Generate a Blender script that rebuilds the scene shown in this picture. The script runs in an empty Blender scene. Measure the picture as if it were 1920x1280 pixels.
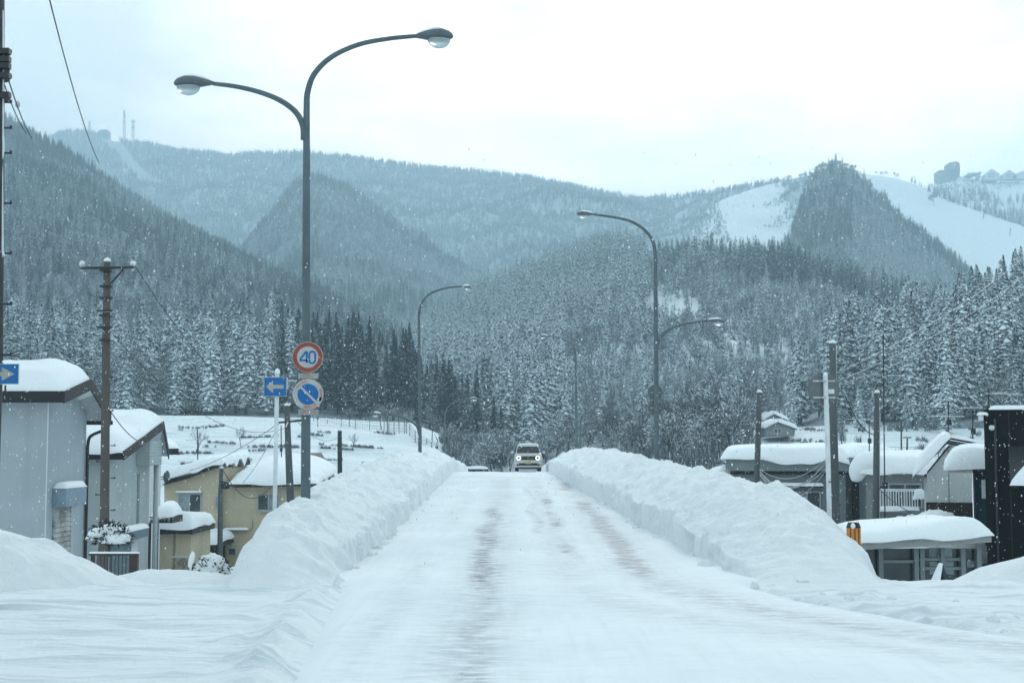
import bpy, bmesh, math, random
import numpy as np
from mathutils import Vector, Matrix, noise as mnoise
R = math.radians
random.seed(11)
rng = np.random.default_rng(5)
scene = bpy.context.scene
COL = scene.collection

# ------------------------------------------------------------------ camera model
F = 50.0 / 36.0 * 1920.0
CAMH = 2.0
PITCH = math.atan(200.0 / F)
CP, SP = math.cos(PITCH), math.sin(PITCH)

def P(px, py, D):
    """a viewing ray met at ground distance D -> the world point standing there"""
    x = (px - 960.0) / F
    y = (640.0 - py) / F
    dy = CP - y * SP
    dz = SP + y * CP
    t = D / dy
    return Vector((x * t, D, CAMH + dz * t))

def XZ(px, z, D):
    return (px - 960.0) / F * (D * CP + (z - CAMH) * SP)

def project(p):
    x, y, z = p[0], p[1], p[2] - CAMH
    d = y * CP + z * SP
    v = -y * SP + z * CP
    return 960 + F * x / d, 640 - F * v / d

def sstep(a, b, x):
    t = min(max((x - a) / (b - a), 0.0), 1.0)
    return t * t * (3 - 2 * t)

def nz(x, y, z=0.0):
    return mnoise.noise(Vector((x, y, z)))

def fbm(x, y, z=0.0, o=3):
    s, a = 0.0, 1.0
    for _ in range(o):
        s += a * mnoise.noise(Vector((x, y, z)))
        x *= 2.1; y *= 2.1; z *= 2.1; a *= 0.5
    return s

# ------------------------------------------------------------------ materials
MATS = {}
def new_mat(name):
    m = bpy.data.materials.new(name)
    m.use_nodes = True
    nt = m.node_tree
    return m, nt, nt.nodes['Principled BSDF']

def N(nt, t, **kw):
    n = nt.nodes.new(t)
    for k, v in kw.items():
        setattr(n, k, v)
    return n

def ramp(nt, fac, stops):
    r = N(nt, 'ShaderNodeValToRGB')
    els = r.color_ramp.elements
    while len(els) < len(stops):
        els.new(0.5)
    for e, (p, c) in zip(els, stops):
        e.position = p
        e.color = (c[0], c[1], c[2], 1) if not isinstance(c, float) else (c, c, c, 1)
    nt.links.new(fac, r.inputs[0])
    return r.outputs[0]

def mixc(nt, fac, a, b):
    m = N(nt, 'ShaderNodeMix', data_type='RGBA')
    for s, v in ((0, fac), (6, a), (7, b)):
        if hasattr(v, 'links') or hasattr(v, 'is_linked'):
            nt.links.new(v, m.inputs[s])
        elif s == 0:
            m.inputs[0].default_value = v
        else:
            m.inputs[s].default_value = (v[0], v[1], v[2], 1)
    return m.outputs[2]

def math_n(nt, op, a, b=None, c=None):
    m = N(nt, 'ShaderNodeMath', operation=op)
    for i, v in enumerate((a, b, c)):
        if v is None: continue
        if hasattr(v, 'is_linked'): nt.links.new(v, m.inputs[i])
        else: m.inputs[i].default_value = v
    return m.outputs[0]

def tex_noise(nt, scale, detail=4, vec=None, rough=0.55, mapscale=None, maploc=None):
    n = N(nt, 'ShaderNodeTexNoise')
    n.inputs['Scale'].default_value = scale
    n.inputs['Detail'].default_value = detail
    n.inputs['Roughness'].default_value = rough
    if vec is None:
        vec = N(nt, 'ShaderNodeNewGeometry').outputs['Position']
    if mapscale:
        mp = N(nt, 'ShaderNodeMapping')
        mp.inputs['Scale'].default_value = mapscale
        if maploc: mp.inputs['Location'].default_value = maploc
        nt.links.new(vec, mp.inputs[0]); vec = mp.outputs[0]
    nt.links.new(vec, n.inputs['Vector'])
    return n.outputs[0]

def bump(nt, bsdf, h, strength=0.3, dist=0.05):
    b = N(nt, 'ShaderNodeBump')
    b.inputs['Strength'].default_value = strength
    b.inputs['Distance'].default_value = dist
    nt.links.new(h, b.inputs['Height'])
    nt.links.new(b.outputs[0], bsdf.inputs['Normal'])

def mat_plain(name, col, rough=0.6, metal=0.0, var=0.12, scale=6.0, spec=0.4):
    if name in MATS: return MATS[name]
    m, nt, b = new_mat(name)
    n = tex_noise(nt, scale, 5)
    c = ramp(nt, n, [(0.3, tuple(v * (1 - var) for v in col)), (0.7, tuple(min(v * (1 + var), 1) for v in col))])
    nt.links.new(c, b.inputs['Base Color'])
    b.inputs['Roughness'].default_value = rough
    b.inputs['Metallic'].default_value = metal
    b.inputs['Specular IOR Level'].default_value = spec
    MATS[name] = m
    return m

def mat_wall(name, col, var=0.10, streak=0.14, rough=0.85, panel=0.0):
    """painted or rendered wall: faint blotches and rain streaks"""
    if name in MATS: return MATS[name]
    m, nt, b = new_mat(name)
    n1 = tex_noise(nt, 0.9, 5)
    n2 = tex_noise(nt, 1.0, 4, mapscale=(3.5, 3.5, 0.22))
    n3 = tex_noise(nt, 26, 3)
    c = ramp(nt, n1, [(0.25, tuple(v * (1 - var) for v in col)), (0.75, tuple(min(v * (1 + var), 1) for v in col))])
    f = math_n(nt, 'MULTIPLY', ramp(nt, n2, [(0.5, 0.0), (0.75, 1.0)]), streak)
    c = mixc(nt, f, c, tuple(v * 0.45 for v in col))
    nt.links.new(c, b.inputs['Base Color'])
    b.inputs['Roughness'].default_value = rough
    b.inputs['Specular IOR Level'].default_value = 0.2
    bump(nt, b, n3, 0.25, 0.01)
    MATS[name] = m
    return m

def mat_snow(name='snow', fine=1.0, col=(0.84, 0.875, 0.9)):
    if name in MATS: return MATS[name]
    m, nt, b = new_mat(name)
    n1 = tex_noise(nt, 0.6 * fine, 6, rough=0.6)
    n2 = tex_noise(nt, 9 * fine, 6, rough=0.7)
    c = ramp(nt, n1, [(0.3, tuple(v * 0.955 for v in col)), (0.7, col)])
    nt.links.new(c, b.inputs['Base Color'])
    b.inputs['Roughness'].default_value = 0.85
    b.inputs['Specular IOR Level'].default_value = 0.15
    bump(nt, b, n2, 0.5, 0.05)
    MATS[name] = m
    return m

SNOW = mat_snow()

def mat_bank():
    """thrown-up snow: crumbly lumps, scraped streaks on the cut face"""
    m, nt, b = new_mat('bank_snow')
    n1 = tex_noise(nt, 2.2, 7, rough=0.65)
    n2 = tex_noise(nt, 7, 8, rough=0.72)
    n3 = tex_noise(nt, 1.0, 6, mapscale=(1.5, 5.5, 0.9), rough=0.65)
    c = ramp(nt, n1, [(0.3, (0.84, 0.875, 0.895)), (0.7, (0.90, 0.925, 0.935))])
    nt.links.new(c, b.inputs['Base Color'])
    b.inputs['Roughness'].default_value = 0.9
    b.inputs['Specular IOR Level'].default_value = 0.1
    h = math_n(nt, 'ADD', math_n(nt, 'MULTIPLY', n2, 0.6), math_n(nt, 'MULTIPLY', n3, 0.7))
    bump(nt, b, h, 0.9, 0.14)
    return m
BANK = mat_bank()

def mat_ground():
    """trodden, rutted snow of the crossing and the fields"""
    m, nt, b = new_mat('ground_snow')
    pos = N(nt, 'ShaderNodeNewGeometry').outputs['Position']
    n1 = tex_noise(nt, 0.35, 6, pos, rough=0.6)
    ruts = tex_noise(nt, 1.0, 8, pos, mapscale=(0.34, 3.6, 1), rough=0.68)
    crumb = tex_noise(nt, 14, 6, pos, rough=0.75)
    c = ramp(nt, n1, [(0.3, (0.74, 0.785, 0.81)), (0.7, (0.82, 0.85, 0.865))])
    c = mixc(nt, math_n(nt, 'MULTIPLY', ramp(nt, ruts, [(0.49, 0.0), (0.60, 1.0)]), 0.75), c, (0.54, 0.61, 0.65))  # rut shading put into the colour, since even light barely shows the relief
    c = mixc(nt, math_n(nt, 'MULTIPLY', ramp(nt, crumb, [(0.56, 0.0), (0.66, 1.0)]), 0.40), c, (0.54, 0.61, 0.65))
    nt.links.new(c, b.inputs['Base Color'])
    b.inputs['Roughness'].default_value = 0.85
    b.inputs['Specular IOR Level'].default_value = 0.15
    h = math_n(nt, 'ADD', math_n(nt, 'MULTIPLY', ruts, 1.0), math_n(nt, 'MULTIPLY', crumb, 0.35))
    bump(nt, b, h, 0.8, 0.09)
    return m
GROUND = mat_ground()

def mat_road():
    """packed snow worn through to grey ice and asphalt along the wheel tracks"""
    m, nt, b = new_mat('road_snow')
    pos = N(nt, 'ShaderNodeNewGeometry').outputs['Position']
    sx = N(nt, 'ShaderNodeSeparateXYZ'); nt.links.new(pos, sx.inputs[0])
    X, Y = sx.outputs[0], sx.outputs[1]
    wob = tex_noise(nt, 0.12, 3, pos)
    Xw = math_n(nt, 'ADD', X, math_n(nt, 'MULTIPLY', math_n(nt, 'SUBTRACT', wob, 0.5), 0.7))
    # tracks swing to the right close to the crossing
    sw = math_n(nt, 'MAXIMUM', math_n(nt, 'SUBTRACT', 21.5, Y), 0.0)
    Xs = math_n(nt, 'SUBTRACT', Xw, math_n(nt, 'MULTIPLY', math_n(nt, 'MULTIPLY', sw, sw), 0.055))
    patch = tex_noise(nt, 1.0, 5, pos, mapscale=(0.9, 0.16, 1), rough=0.6)
    streak = tex_noise(nt, 1.0, 7, pos, mapscale=(2.4, 5.2, 1), rough=0.78)
    fine = tex_noise(nt, 1.0, 5, pos, mapscale=(9, 0.45, 1), rough=0.6)
    tot = None
    def band(xsrc, x0, w, amt, y0, y1, lo=0.42, hi=0.66):
        nonlocal tot
        d = math_n(nt, 'DIVIDE', math_n(nt, 'SUBTRACT', xsrc, x0), w)
        g = math_n(nt, 'POWER', 2.718, math_n(nt, 'MULTIPLY', math_n(nt, 'MULTIPLY', d, d), -1.0))
        mr = N(nt, 'ShaderNodeMapRange', interpolation_type='SMOOTHSTEP')
        nt.links.new(Y, mr.inputs[0])
        mr.inputs[1].default_value = y0; mr.inputs[2].default_value = y0 + 3
        mr2 = N(nt, 'ShaderNodeMapRange', interpolation_type='SMOOTHSTEP')
        nt.links.new(Y, mr2.inputs[0])
        mr2.inputs[1].default_value = y1; mr2.inputs[2].default_value = y1 - 6
        v = math_n(nt, 'MULTIPLY', math_n(nt, 'MULTIPLY', g, mr.outputs[0]), mr2.outputs[0])
        pt = ramp(nt, patch, [(lo, 0.0), (hi, 1.0)])
        st = ramp(nt, streak, [(0.40, 0.08), (0.56, 1.0)])
        v = math_n(nt, 'MULTIPLY', math_n(nt, 'MULTIPLY', math_n(nt, 'MULTIPLY', v, pt), st), amt)
        tot = v if tot is None else math_n(nt, 'MAXIMUM', tot, v)
    band(Xw, 2.12, 0.26, 1.0, 20.5, 62, 0.28, 0.52)
    band(Xw, 1.05, 0.2, 0.75, 22.0, 60, 0.40, 0.62)
    band(Xw, 0.62, 0.16, 0.5, 22.0, 60, 0.42, 0.62)
    band(Xw, -0.5, 0.26, 0.85, 18.0, 44, 0.30, 0.56)
    band(Xw, -0.36, 0.28, 0.46, 3.0, 30, 0.15, 0.5)
    band(Xw, -0.42, 0.5, 0.26, 3.0, 66, 0.05, 0.4)
    band(Xw, 2.08, 0.5, 0.28, 20.0, 68, 0.05, 0.4)
    band(Xw, 0.9, 0.4, 0.2, 20.0, 66, 0.05, 0.4)
    band(Xw, -1.5, 0.3, 0.2, 8.0, 60)
    band(Xs, 2.3, 0.5, 0.42, 3.0, 25, 0.1, 0.45)
    band(Xs, 0.95, 0.5, 0.2, 3.0, 24, 0.2, 0.5)
    band(Xs, 3.6, 0.35, 0.2, 3.0, 22, 0.2, 0.5)
    n1 = tex_noise(nt, 0.3, 5, pos)
    c = ramp(nt, n1, [(0.3, (0.67, 0.71, 0.735)), (0.7, (0.77, 0.80, 0.815))])
    c = mixc(nt, math_n(nt, 'MULTIPLY', ramp(nt, fine, [(0.48, 0.0), (0.72, 1.0)]), 0.22), c, (0.54, 0.57, 0.60))
    c = mixc(nt, math_n(nt, 'MULTIPLY', ramp(nt, streak, [(0.52, 0.0), (0.66, 1.0)]), 0.24), c, (0.50, 0.53, 0.56))
    c = mixc(nt, math_n(nt, 'MINIMUM', math_n(nt, 'MULTIPLY', tot, 1.25), 1.0), c, (0.105, 0.14, 0.185))
    nt.links.new(c, b.inputs['Base Color'])
    rr = math_n(nt, 'SUBTRACT', 0.8, math_n(nt, 'MULTIPLY', tot, 0.35))
    nt.links.new(rr, b.inputs['Roughness'])
    b.inputs['Specular IOR Level'].default_value = 0.08
    h = math_n(nt, 'ADD', math_n(nt, 'MULTIPLY', fine, 0.5), math_n(nt, 'MULTIPLY', streak, 0.8))
    bump(nt, b, h, 0.35, 0.03)
    return m
ROADM = mat_road()

def mat_tree(name, green, snow_lo, snow_hi, snow=(0.74, 0.83, 0.88), nscale=1.1, rnd=0.10):
    """needles or twigs; snow lies where the surface faces upward, patchily"""
    m, nt, b = new_mat(name)
    g = N(nt, 'ShaderNodeNewGeometry')
    sx = N(nt, 'ShaderNodeSeparateXYZ'); nt.links.new(g.outputs['Normal'], sx.inputs[0])
    tc = N(nt, 'ShaderNodeTexCoord')
    n = tex_noise(nt, nscale, 4, tc.outputs['Object'], rough=0.65)
    oi = N(nt, 'ShaderNodeObjectInfo')
    v = math_n(nt, 'ADD', math_n(nt, 'MULTIPLY', sx.outputs[2], 0.55), math_n(nt, 'MULTIPLY', math_n(nt, 'SUBTRACT', n, 0.5), 1.5))
    v = math_n(nt, 'ADD', v, math_n(nt, 'MULTIPLY', math_n(nt, 'SUBTRACT', oi.outputs['Random'], 0.5), rnd * 2))
    f = ramp(nt, v, [(snow_lo, 0.0), (snow_hi, 1.0)])
    gc = ramp(nt, tex_noise(nt, 2.5, 3, tc.outputs['Object']), [(0.3, tuple(x * 0.65 for x in green)), (0.7, tuple(x * 1.35 for x in green))])
    c = mixc(nt, f, gc, snow)
    nt.links.new(c, b.inputs['Base Color'])
    b.inputs['Roughness'].default_value = 0.95
    b.inputs['Specular IOR Level'].default_value = 0.05
    return m
T_DARK = mat_tree('needles_dark', (0.012, 0.029, 0.033), 0.42, 0.85)
T_MID = mat_tree('needles_dusted', (0.013, 0.031, 0.037), 0.14, 0.55)
T_SNOWY = mat_tree('needles_snowy', (0.012, 0.029, 0.037), -0.04, 0.34)
T_BARE = mat_tree('twigs_frosted', (0.12, 0.13, 0.14), -0.5, 0.40, nscale=2.0)
T_BROWN = mat_tree('twigs_brown', (0.12, 0.125, 0.13), -0.4, 0.6, nscale=2.0)
BARK = mat_plain('bark', (0.055, 0.047, 0.043), 0.95, var=0.35, scale=3)

# ------------------------------------------------------------------ mesh builder
def setp(o, label=None, cat=None, group=None, kind=None):
    if label: o['label'] = label
    if cat: o['category'] = cat
    if group: o['group'] = group
    if kind: o['kind'] = kind
    return o

def thing(name, label, cat, loc=(0, 0, 0), group=None, rz=0.0):
    o = bpy.data.objects.new(name, None)
    o.location = loc
    o.rotation_euler.z = rz
    o.empty_display_size = 0.3
    COL.objects.link(o)
    return setp(o, label, cat, group)

class MB:
    def __init__(s):
        s.v, s.f, s.mi = [], [], []
    def add(s, vs, fs, mi=0):
        k = len(s.v)
        s.v += [Vector(q) for q in vs]
        for f in fs:
            s.f.append([i + k for i in f]); s.mi.append(mi)
    def quad(s, a, b, c, d, mi=0):
        s.add([a, b, c, d], [(0, 1, 2, 3)], mi)
    def box(s, a, b, mi=0):
        (x0, y0, z0), (x1, y1, z1) = a, b
        s.hexa([(x0, y0, z0), (x1, y0, z0), (x1, y1, z0), (x0, y1, z0), (x0, y0, z1), (x1, y0, z1), (x1, y1, z1), (x0, y1, z1)], mi)
    def hexa(s, v8, mi=0):
        s.add(v8, [(0, 3, 2, 1), (4, 5, 6, 7), (0, 1, 5, 4), (1, 2, 6, 5), (2, 3, 7, 6), (3, 0, 4, 7)], mi)
    def ext(s, poly, vec, mi=0):
        n = len(poly); vec = Vector(vec)
        vs = [Vector(p) for p in poly] + [Vector(p) + vec for p in poly]
        fs = [tuple(range(n)), tuple(range(2 * n - 1, n - 1, -1))] + [(i, n + i, n + (i + 1) % n, (i + 1) % n) for i in range(n)]
        s.add(vs, fs, mi)
    def tube(s, pts, rad, seg=10, mi=0, cap=True):
        pts = [Vector(p) for p in pts]
        if not hasattr(rad, '__len__'): rad = [rad] * len(pts)
        n = len(pts); k = len(s.v); prev = None
        for i, p in enumerate(pts):
            d = (pts[min(i + 1, n - 1)] - pts[max(i - 1, 0)]).normalized()
            if prev is None:
                a = Vector((0, 0, 1)) if abs(d.z) < 0.9 else Vector((1, 0, 0))
                u = d.cross(a).normalized()
            else:
                u = (prev - d * prev.dot(d)).normalized()
            prev = u
            w = d.cross(u)
            for j in range(seg):
                t = 2 * math.pi * j / seg
                s.v.append(p + (u * math.cos(t) + w * math.sin(t)) * rad[i])
        for i in range(n - 1):
            for j in range(seg):
                a = k + i * seg + j; b = k + i * seg + (j + 1) % seg
                s.f.append([a, b, b + seg, a + seg]); s.mi.append(mi)
        if cap:
            s.f.append(list(range(k + seg - 1, k - 1, -1))); s.mi.append(mi)
            s.f.append(list(range(k + (n - 1) * seg, k + n * seg))); s.mi.append(mi)
    def loft(s, rings, mi=0, cap=True):
        k = len(s.v); n = len(rings[0])
        for r in rings: s.v += [Vector(q) for q in r]
        for i in range(len(rings) - 1):
            for j in range(n):
                a = k + i * n + j; b = k + i * n + (j + 1) % n
                s.f.append([a, b, b + n, a + n]); s.mi.append(mi)
        if cap:
            s.f.append(list(range(k + n - 1, k - 1, -1))); s.mi.append(mi)
            s.f.append(list(range(k + (len(rings) - 1) * n, k + len(rings) * n))); s.mi.append(mi)
    def disc(s, c, r, nrm, th=0.01, seg=36, mi=0, r_in=0.0):
        """a disc or ring of real thickness facing nrm"""
        nrm = Vector(nrm).normalized(); c = Vector(c)
        u = nrm.cross(Vector((0, 0, 1))).normalized(); w = u.cross(nrm)
        pt = lambda rr, t, h: c + (u * math.cos(t) + w * math.sin(t)) * rr + nrm * h
        ts = [2 * math.pi * i / seg for i in range(seg)]
        if r_in <= 0:
            s.loft([[pt(r, t, 0) for t in ts], [pt(r, t, th) for t in ts]], mi)
        else:
            rings = [[pt(r, t, 0) for t in ts], [pt(r, t, th) for t in ts], [pt(r_in, t, th) for t in ts], [pt(r_in, t, 0) for t in ts], [pt(r, t, 0) for t in ts]]
            s.loft(rings, mi, cap=False)
    def grid(s, pts2d, mi=0):
        k = len(s.v); h = len(pts2d); w = len(pts2d[0])
        for r in pts2d: s.v += [Vector(q) for q in r]
        for i in range(h - 1):
            for j in range(w - 1):
                a = k + i * w + j
                s.f.append([a, a + 1, a + w + 1, a + w]); s.mi.append(mi)
    def build(s, name, mats, parent=None, origin=None, smooth=False, bevel=0.0, fix=True):
        off = Vector((0, 0, 0))
        if parent is not None:
            q = parent
            while q is not None:
                off += Vector(q.location); q = q.parent
        elif origin is not None:
            off = Vector(origin)
        me = bpy.data.meshes.new(name)
        me.from_pydata([tuple(v - off) for v in s.v], [], s.f)
        if not isinstance(mats, (list, tuple)): mats = [mats]
        for m in mats: me.materials.append(m)
        if len(mats) > 1: me.polygons.foreach_set('material_index', s.mi)
        if fix:
            bm = bmesh.new(); bm.from_mesh(me)
            bmesh.ops.recalc_face_normals(bm, faces=bm.faces)
            bm.to_mesh(me); bm.free()
        if smooth: me.polygons.foreach_set('use_smooth', [True] * len(me.polygons))
        o = bpy.data.objects.new(name, me)
        if parent is not None: o.parent = parent
        elif origin is not None: o.location = off
        COL.objects.link(o)
        if bevel > 0:
            b = o.modifiers.new('bevel', 'BEVEL'); b.width = bevel; b.segments = 2; b.limit_method = 'ANGLE'
        return o

def spline(pts, n=8):
    """Catmull-Rom through the points"""
    p = [Vector(q) for q in pts]
    p = [p[0] * 2 - p[1]] + p + [p[-1] * 2 - p[-2]]
    out = []
    for i in range(1, len(p) - 2):
        a, b, c, d = p[i - 1], p[i], p[i + 1], p[i + 2]
        for k in range(n):
            t = k / n
            out.append(0.5 * ((2 * b) + (c - a) * t + (2 * a - 5 * b + 4 * c - d) * t * t + (3 * b - a - 3 * c + d) * t ** 3))
    out.append(p[-2])
    return out

_sseed = [0]
def snow_slab(c00, c10, c11, c01, thick, name='roof_snow', parent=None, over=0.12, droop=0.12, r=None, n=None, lump=0.35, mat=None, ridge=None, **kw):
    """a settled, round-edged cap of snow over the quad c00-c10-c11-c01"""
    _sseed[0] += 1; sd = _sseed[0] * 7.3
    c00, c10, c11, c01 = map(Vector, (c00, c10, c11, c01))
    Lu = ((c10 - c00).length + (c11 - c01).length) / 2; Lv = ((c01 - c00).length + (c11 - c10).length) / 2
    nu = n or max(10, min(60, int(Lu / 0.14))); nv = max(8, min(50, int(Lv / 0.14)))
    r = r or min(thick * 0.9, Lu * 0.45, Lv * 0.45)
    ud = (c10 - c00).normalized(); vd = (c01 - c00).normalized()
    def remap(t):  # finer towards the rims
        return 0.5 - 0.5 * math.cos(math.pi * t) if True else t
    rows = []
    for j in range(nv + 1):
        row = []
        for i in range(nu + 1):
            u = remap(i / nu); v = remap(j / nv)
            p = (c00 * (1 - u) * (1 - v) + c10 * u * (1 - v) + c11 * u * v + c01 * (1 - u) * v)
            du = min(u, 1 - u) * Lu; dv = min(v, 1 - v) * Lv
            fu = min(du / r, 1); fv = min(dv / r, 1)
            f = math.sqrt(max(0, 1 - (1 - fu) ** 2)) * math.sqrt(max(0, 1 - (1 - fv) ** 2))
            nn = fbm(p.x * 0.55 + sd, p.y * 0.55, 0, 3)
            zz = thick * f * (1 + lump * nn)
            edge = 1 - min(fu, fv)
            ov = over * (0.55 + 0.9 * (nz(p.x * 1.3 + sd, p.y * 1.3) + 0.45)) * math.sin(min(1, 0.25 + edge) * math.pi * 0.9) * (edge > 0)
            q = p.copy()
            q += ud * ((1 if u > 0.5 else -1) * ov * (1 - fu)) + vd * ((1 if v > 0.5 else -1) * ov * (1 - fv))
            if ridge: q.z += ridge[1] * min(v / ridge[0], (1 - v) / (1 - ridge[0]))
            q.z += zz - droop * max(0.0, 0.35 + 1.6 * nz(p.x * 0.9 + sd, p.y * 0.9, 3.0)) * edge ** 3
            row.append(q)
        rows.append(row)
    b = MB(); b.grid(rows)
    rim = [rows[0][i] for i in range(nu + 1)] + [rows[j][nu] for j in range(1, nv + 1)] + [rows[nv][i] for i in range(nu - 1, -1, -1)] + [rows[j][0] for j in range(nv - 1, 0, -1)]
    b.add(rim, [tuple(range(len(rim)))])
    return b.build(name, mat or SNOW, parent, smooth=True, **kw)

def mound(name, label, cx, cy, z0, rx, ry, h, seed=0, group=None, n=36, rough=0.25, cat='snow pile', mat=None, rz=0.0, pw=1.3, chunk=0.0):
    """a heap of snow on the ground"""
    rows = []
    for j in range(n + 1):
        row = []
        for i in range(n + 1):
            u = i / n * 2 - 1; v = j / n * 2 - 1
            # square to disc
            x = u * math.sqrt(1 - v * v / 2); y = v * math.sqrt(1 - u * u / 2)
            rr = min(1, math.sqrt(x * x + y * y))
            hh = h * (1 - rr ** 2) ** pw
            nn = fbm(x * 2.1 + seed * 3.7, y * 2.1, seed, 4)
            hh *= 1 + rough * nn
            hh += 0.08 * h * nz(x * 9 + seed, y * 9) * (1 - rr)
            if chunk:
                hh += chunk * max(0, .55 - mnoise.voronoi(Vector((x * 3.6 + seed, y * 3.0, seed)))[0][0]) * (1 - rr ** 3) + chunk * .5 * max(0, .5 - mnoise.voronoi(Vector((x * 9 + seed, y * 8, seed)))[0][0]) * (1 - rr)
            X = x * rx * (1 + 0.12 * nz(x * 2 + seed, y * 2, 5)); Y = y * ry
            c, s_ = math.cos(rz), math.sin(rz)
            row.append((cx + X * c - Y * s_, cy + X * s_ + Y * c, z0 + hh - 0.12 * rr ** 4))
        rows.append(row)
    b = MB(); b.grid(rows)
    o = b.build(name, mat or BANK, origin=(cx, cy, z0), smooth=True)
    return setp(o, label, cat, group)
# ------------------------------------------------------------------ exposure of the day
HAZE_D, HAZE_COL = 4.9e-4, (.65, .87, .985)
SKY_LO, SKY_MID, SKY_HI = (7.6, 9.3, 9.9), (11.3, 11.9, 12.1), (29.5, 27.0, 25.2)
SUN_E, EXPOSURE = 1.8, 0.19
# ------------------------------------------------------------------ terrain
def xl(y): return float(np.interp(y, [0, 12, 17, 21, 30, 72, 200], [-1.75, -1.95, -2.3, -2.56, -2.55, -2.97, -3.1]))
def xr(y): return float(np.interp(y, [0, 9, 12, 14.8, 19, 21, 29.5, 72, 200], [14, 10.5, 7.6, 5.7, 3.95, 3.5, 3.15, 1.9, 1.9]))
RZY = [-80, 18, 24, 30, 60, 66, 70, 73, 77, 85, 100, 140, 200, 260]
RZZ = [0, 0, .05, .135, .60, .70, .765, .79, .74, .58, .2, -1.3, -2.4, -2.6]
def rz(y): return float(np.interp(y, RZY, RZZ))

def field_top(a):
    return float(np.interp(a, [-.6, -.25, -.13, -.07, -.03, 0, .06, .12, .17, .25, .4, .6], [8, 6.8, 6.3, 5.6, 2.2, .2, -.5, .5, 4.6, 5.6, 6.0, 7]))

def gz(x, y):
    """height of the land at x, y (without road and banks)"""
    plaza = 0.0
    w = sstep(22.5, 37, y)
    val = -4.4 if x < 0 else -3.0
    if x > 0: w = sstep(22.0, 32, y)
    z = plaza * (1 - w) + val * w
    if y > 90:
        a = x / y
        top = field_top(a)
        k = min(max((y - 96) / 120.0, 0), 1)
        t = k * k * (3 - 2 * k)
        # terraces cut into the slope
        st = 6.0
        q = t * st; fl = math.floor(q); fr = q - fl
        tt = (fl + sstep(0.35, 0.7, fr)) / st
        t2 = t * 0.3 + tt * 0.7
        z = val + (top - val) * t2
        if y > 216: z += (y - 216) * 0.02
    # road embankment
    e = max(xl(y) - x, x - xr(y), 0)
    if y < 330:
        ty = sstep(20.5, 25, y)
        k1 = 1 - sstep(1.0, 4.0, e); k2 = 1 - sstep(2.2, 5.5, e)
        z1 = z * (1 - k1) + (rz(y) - .03 - .09 * (1 - sstep(-.25, .05, max(xl(y) - x, x - xr(y))))) * k1
        z2 = z * (1 - k2) + (rz(y) - .30) * k2
        z = z1 * (1 - ty) + z2 * ty
    # small relief
    near = 1 - sstep(40, 90, y)
    if e > 0:
        z += 0.05 * fbm(x * 0.5, y * 0.6, 1.0, 4) * (0.5 + near)
        if y < 26 and x < 0:
            z += 0.020 * fbm(x * 0.2, y * 2.8, 4.0, 4) + .022 * fbm(x * 2.2, y * 3.6, 14.0, 4)
            for k in range(3):
                ty = 11 + k * 3.4 + .04 * (x + 4) ** 2 * (k - .6) * .3
                z -= .035 * math.exp(-((y - ty) / .16) ** 2) + .035 * math.exp(-((y - ty - .8) / .16) ** 2)
            # crumbly ridge left by the plough along the road edge
            z += 0.10 * math.exp(-((e - 0.28) / 0.22) ** 2) * (1 + 1.5 * nz(x * 3.6, y * 3.6))
            z += 0.12 * max(0, nz(x * 3.1, y * 3.1, 2)) * math.exp(-((e - 0.6) / 0.6) ** 2)
        if y < 26 and x > 0:
            z += 0.07 * max(0, fbm(x * 1.6, y * 1.9, 8.0, 4)) * sstep(0.0, 1.5, e)
            z += 0.16 * max(0, fbm(x * 2.6, y * 2.2, 9.0, 3)) * math.exp(-((e - .6) / 0.7) ** 2) + .05 * max(0, nz(x * 6, y * 6, 3)) * math.exp(-((e - .5) / .8) ** 2)
    if 90 < y < 230: z += 0.25 * fbm(x * 0.09, y * 0.09, 2.0, 3)
    return z

def axis(brk):
    out = []
    for a, b, s in brk:
        v = a
        while v < b - 1e-6:
            out.append(v); v += s
    out.append(brk[-1][1])
    return out
xs = axis([(-1740, -300, 90), (-300, -90, 10), (-90, -30, 2.5), (-30, -14, .5), (-14, 14, .13), (14, 30, .5), (30, 90, 2.5), (90, 300, 10), (300, 1740, 90)])
ys = axis([(-70, -10, 10), (-10, 7, 1.0), (7, 26, .11), (26, 45, .5), (45, 90, 1.2), (90, 230, 1.6), (230, 400, 8), (400, 3560, 120)])
b = MB()
b.grid([[(x, y, gz(x, y)) for x in xs] for y in ys])
ground = b.build('ground', GROUND, smooth=True, fix=False)
setp(ground, kind='structure')

b = MB(); rows = []
yy = axis([(-40, 6, 2), (6, 30, .25), (30, 80, .5), (80, 200, 4)])
for y in yy:
    a, c = xl(y), xr(y)
    ex = 2.0 * sstep(20.5, 24, y); a -= ex; c += ex
    row = []
    for i in range(61):
        x = a + (c - a) * i / 60
        zz = rz(y) + 0.012 * fbm(x * 1.6, y * 0.25, 3.0, 3) + 0.006
        for tx in (-.45, .8, 2.1):
            zz -= 0.018 * math.exp(-((x - tx) / .3) ** 2) * sstep(12, 24, y)
        ed = min(x - a, c - x)
        zz -= 0.10 * (1 - sstep(0, .3, ed)) * (1 if y < 23 else 0)
        row.append((x, y, zz))
    rows.append(row)
b.grid(rows)
setp(b.build('road', ROADM, smooth=True, fix=False), kind='structure')

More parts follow.
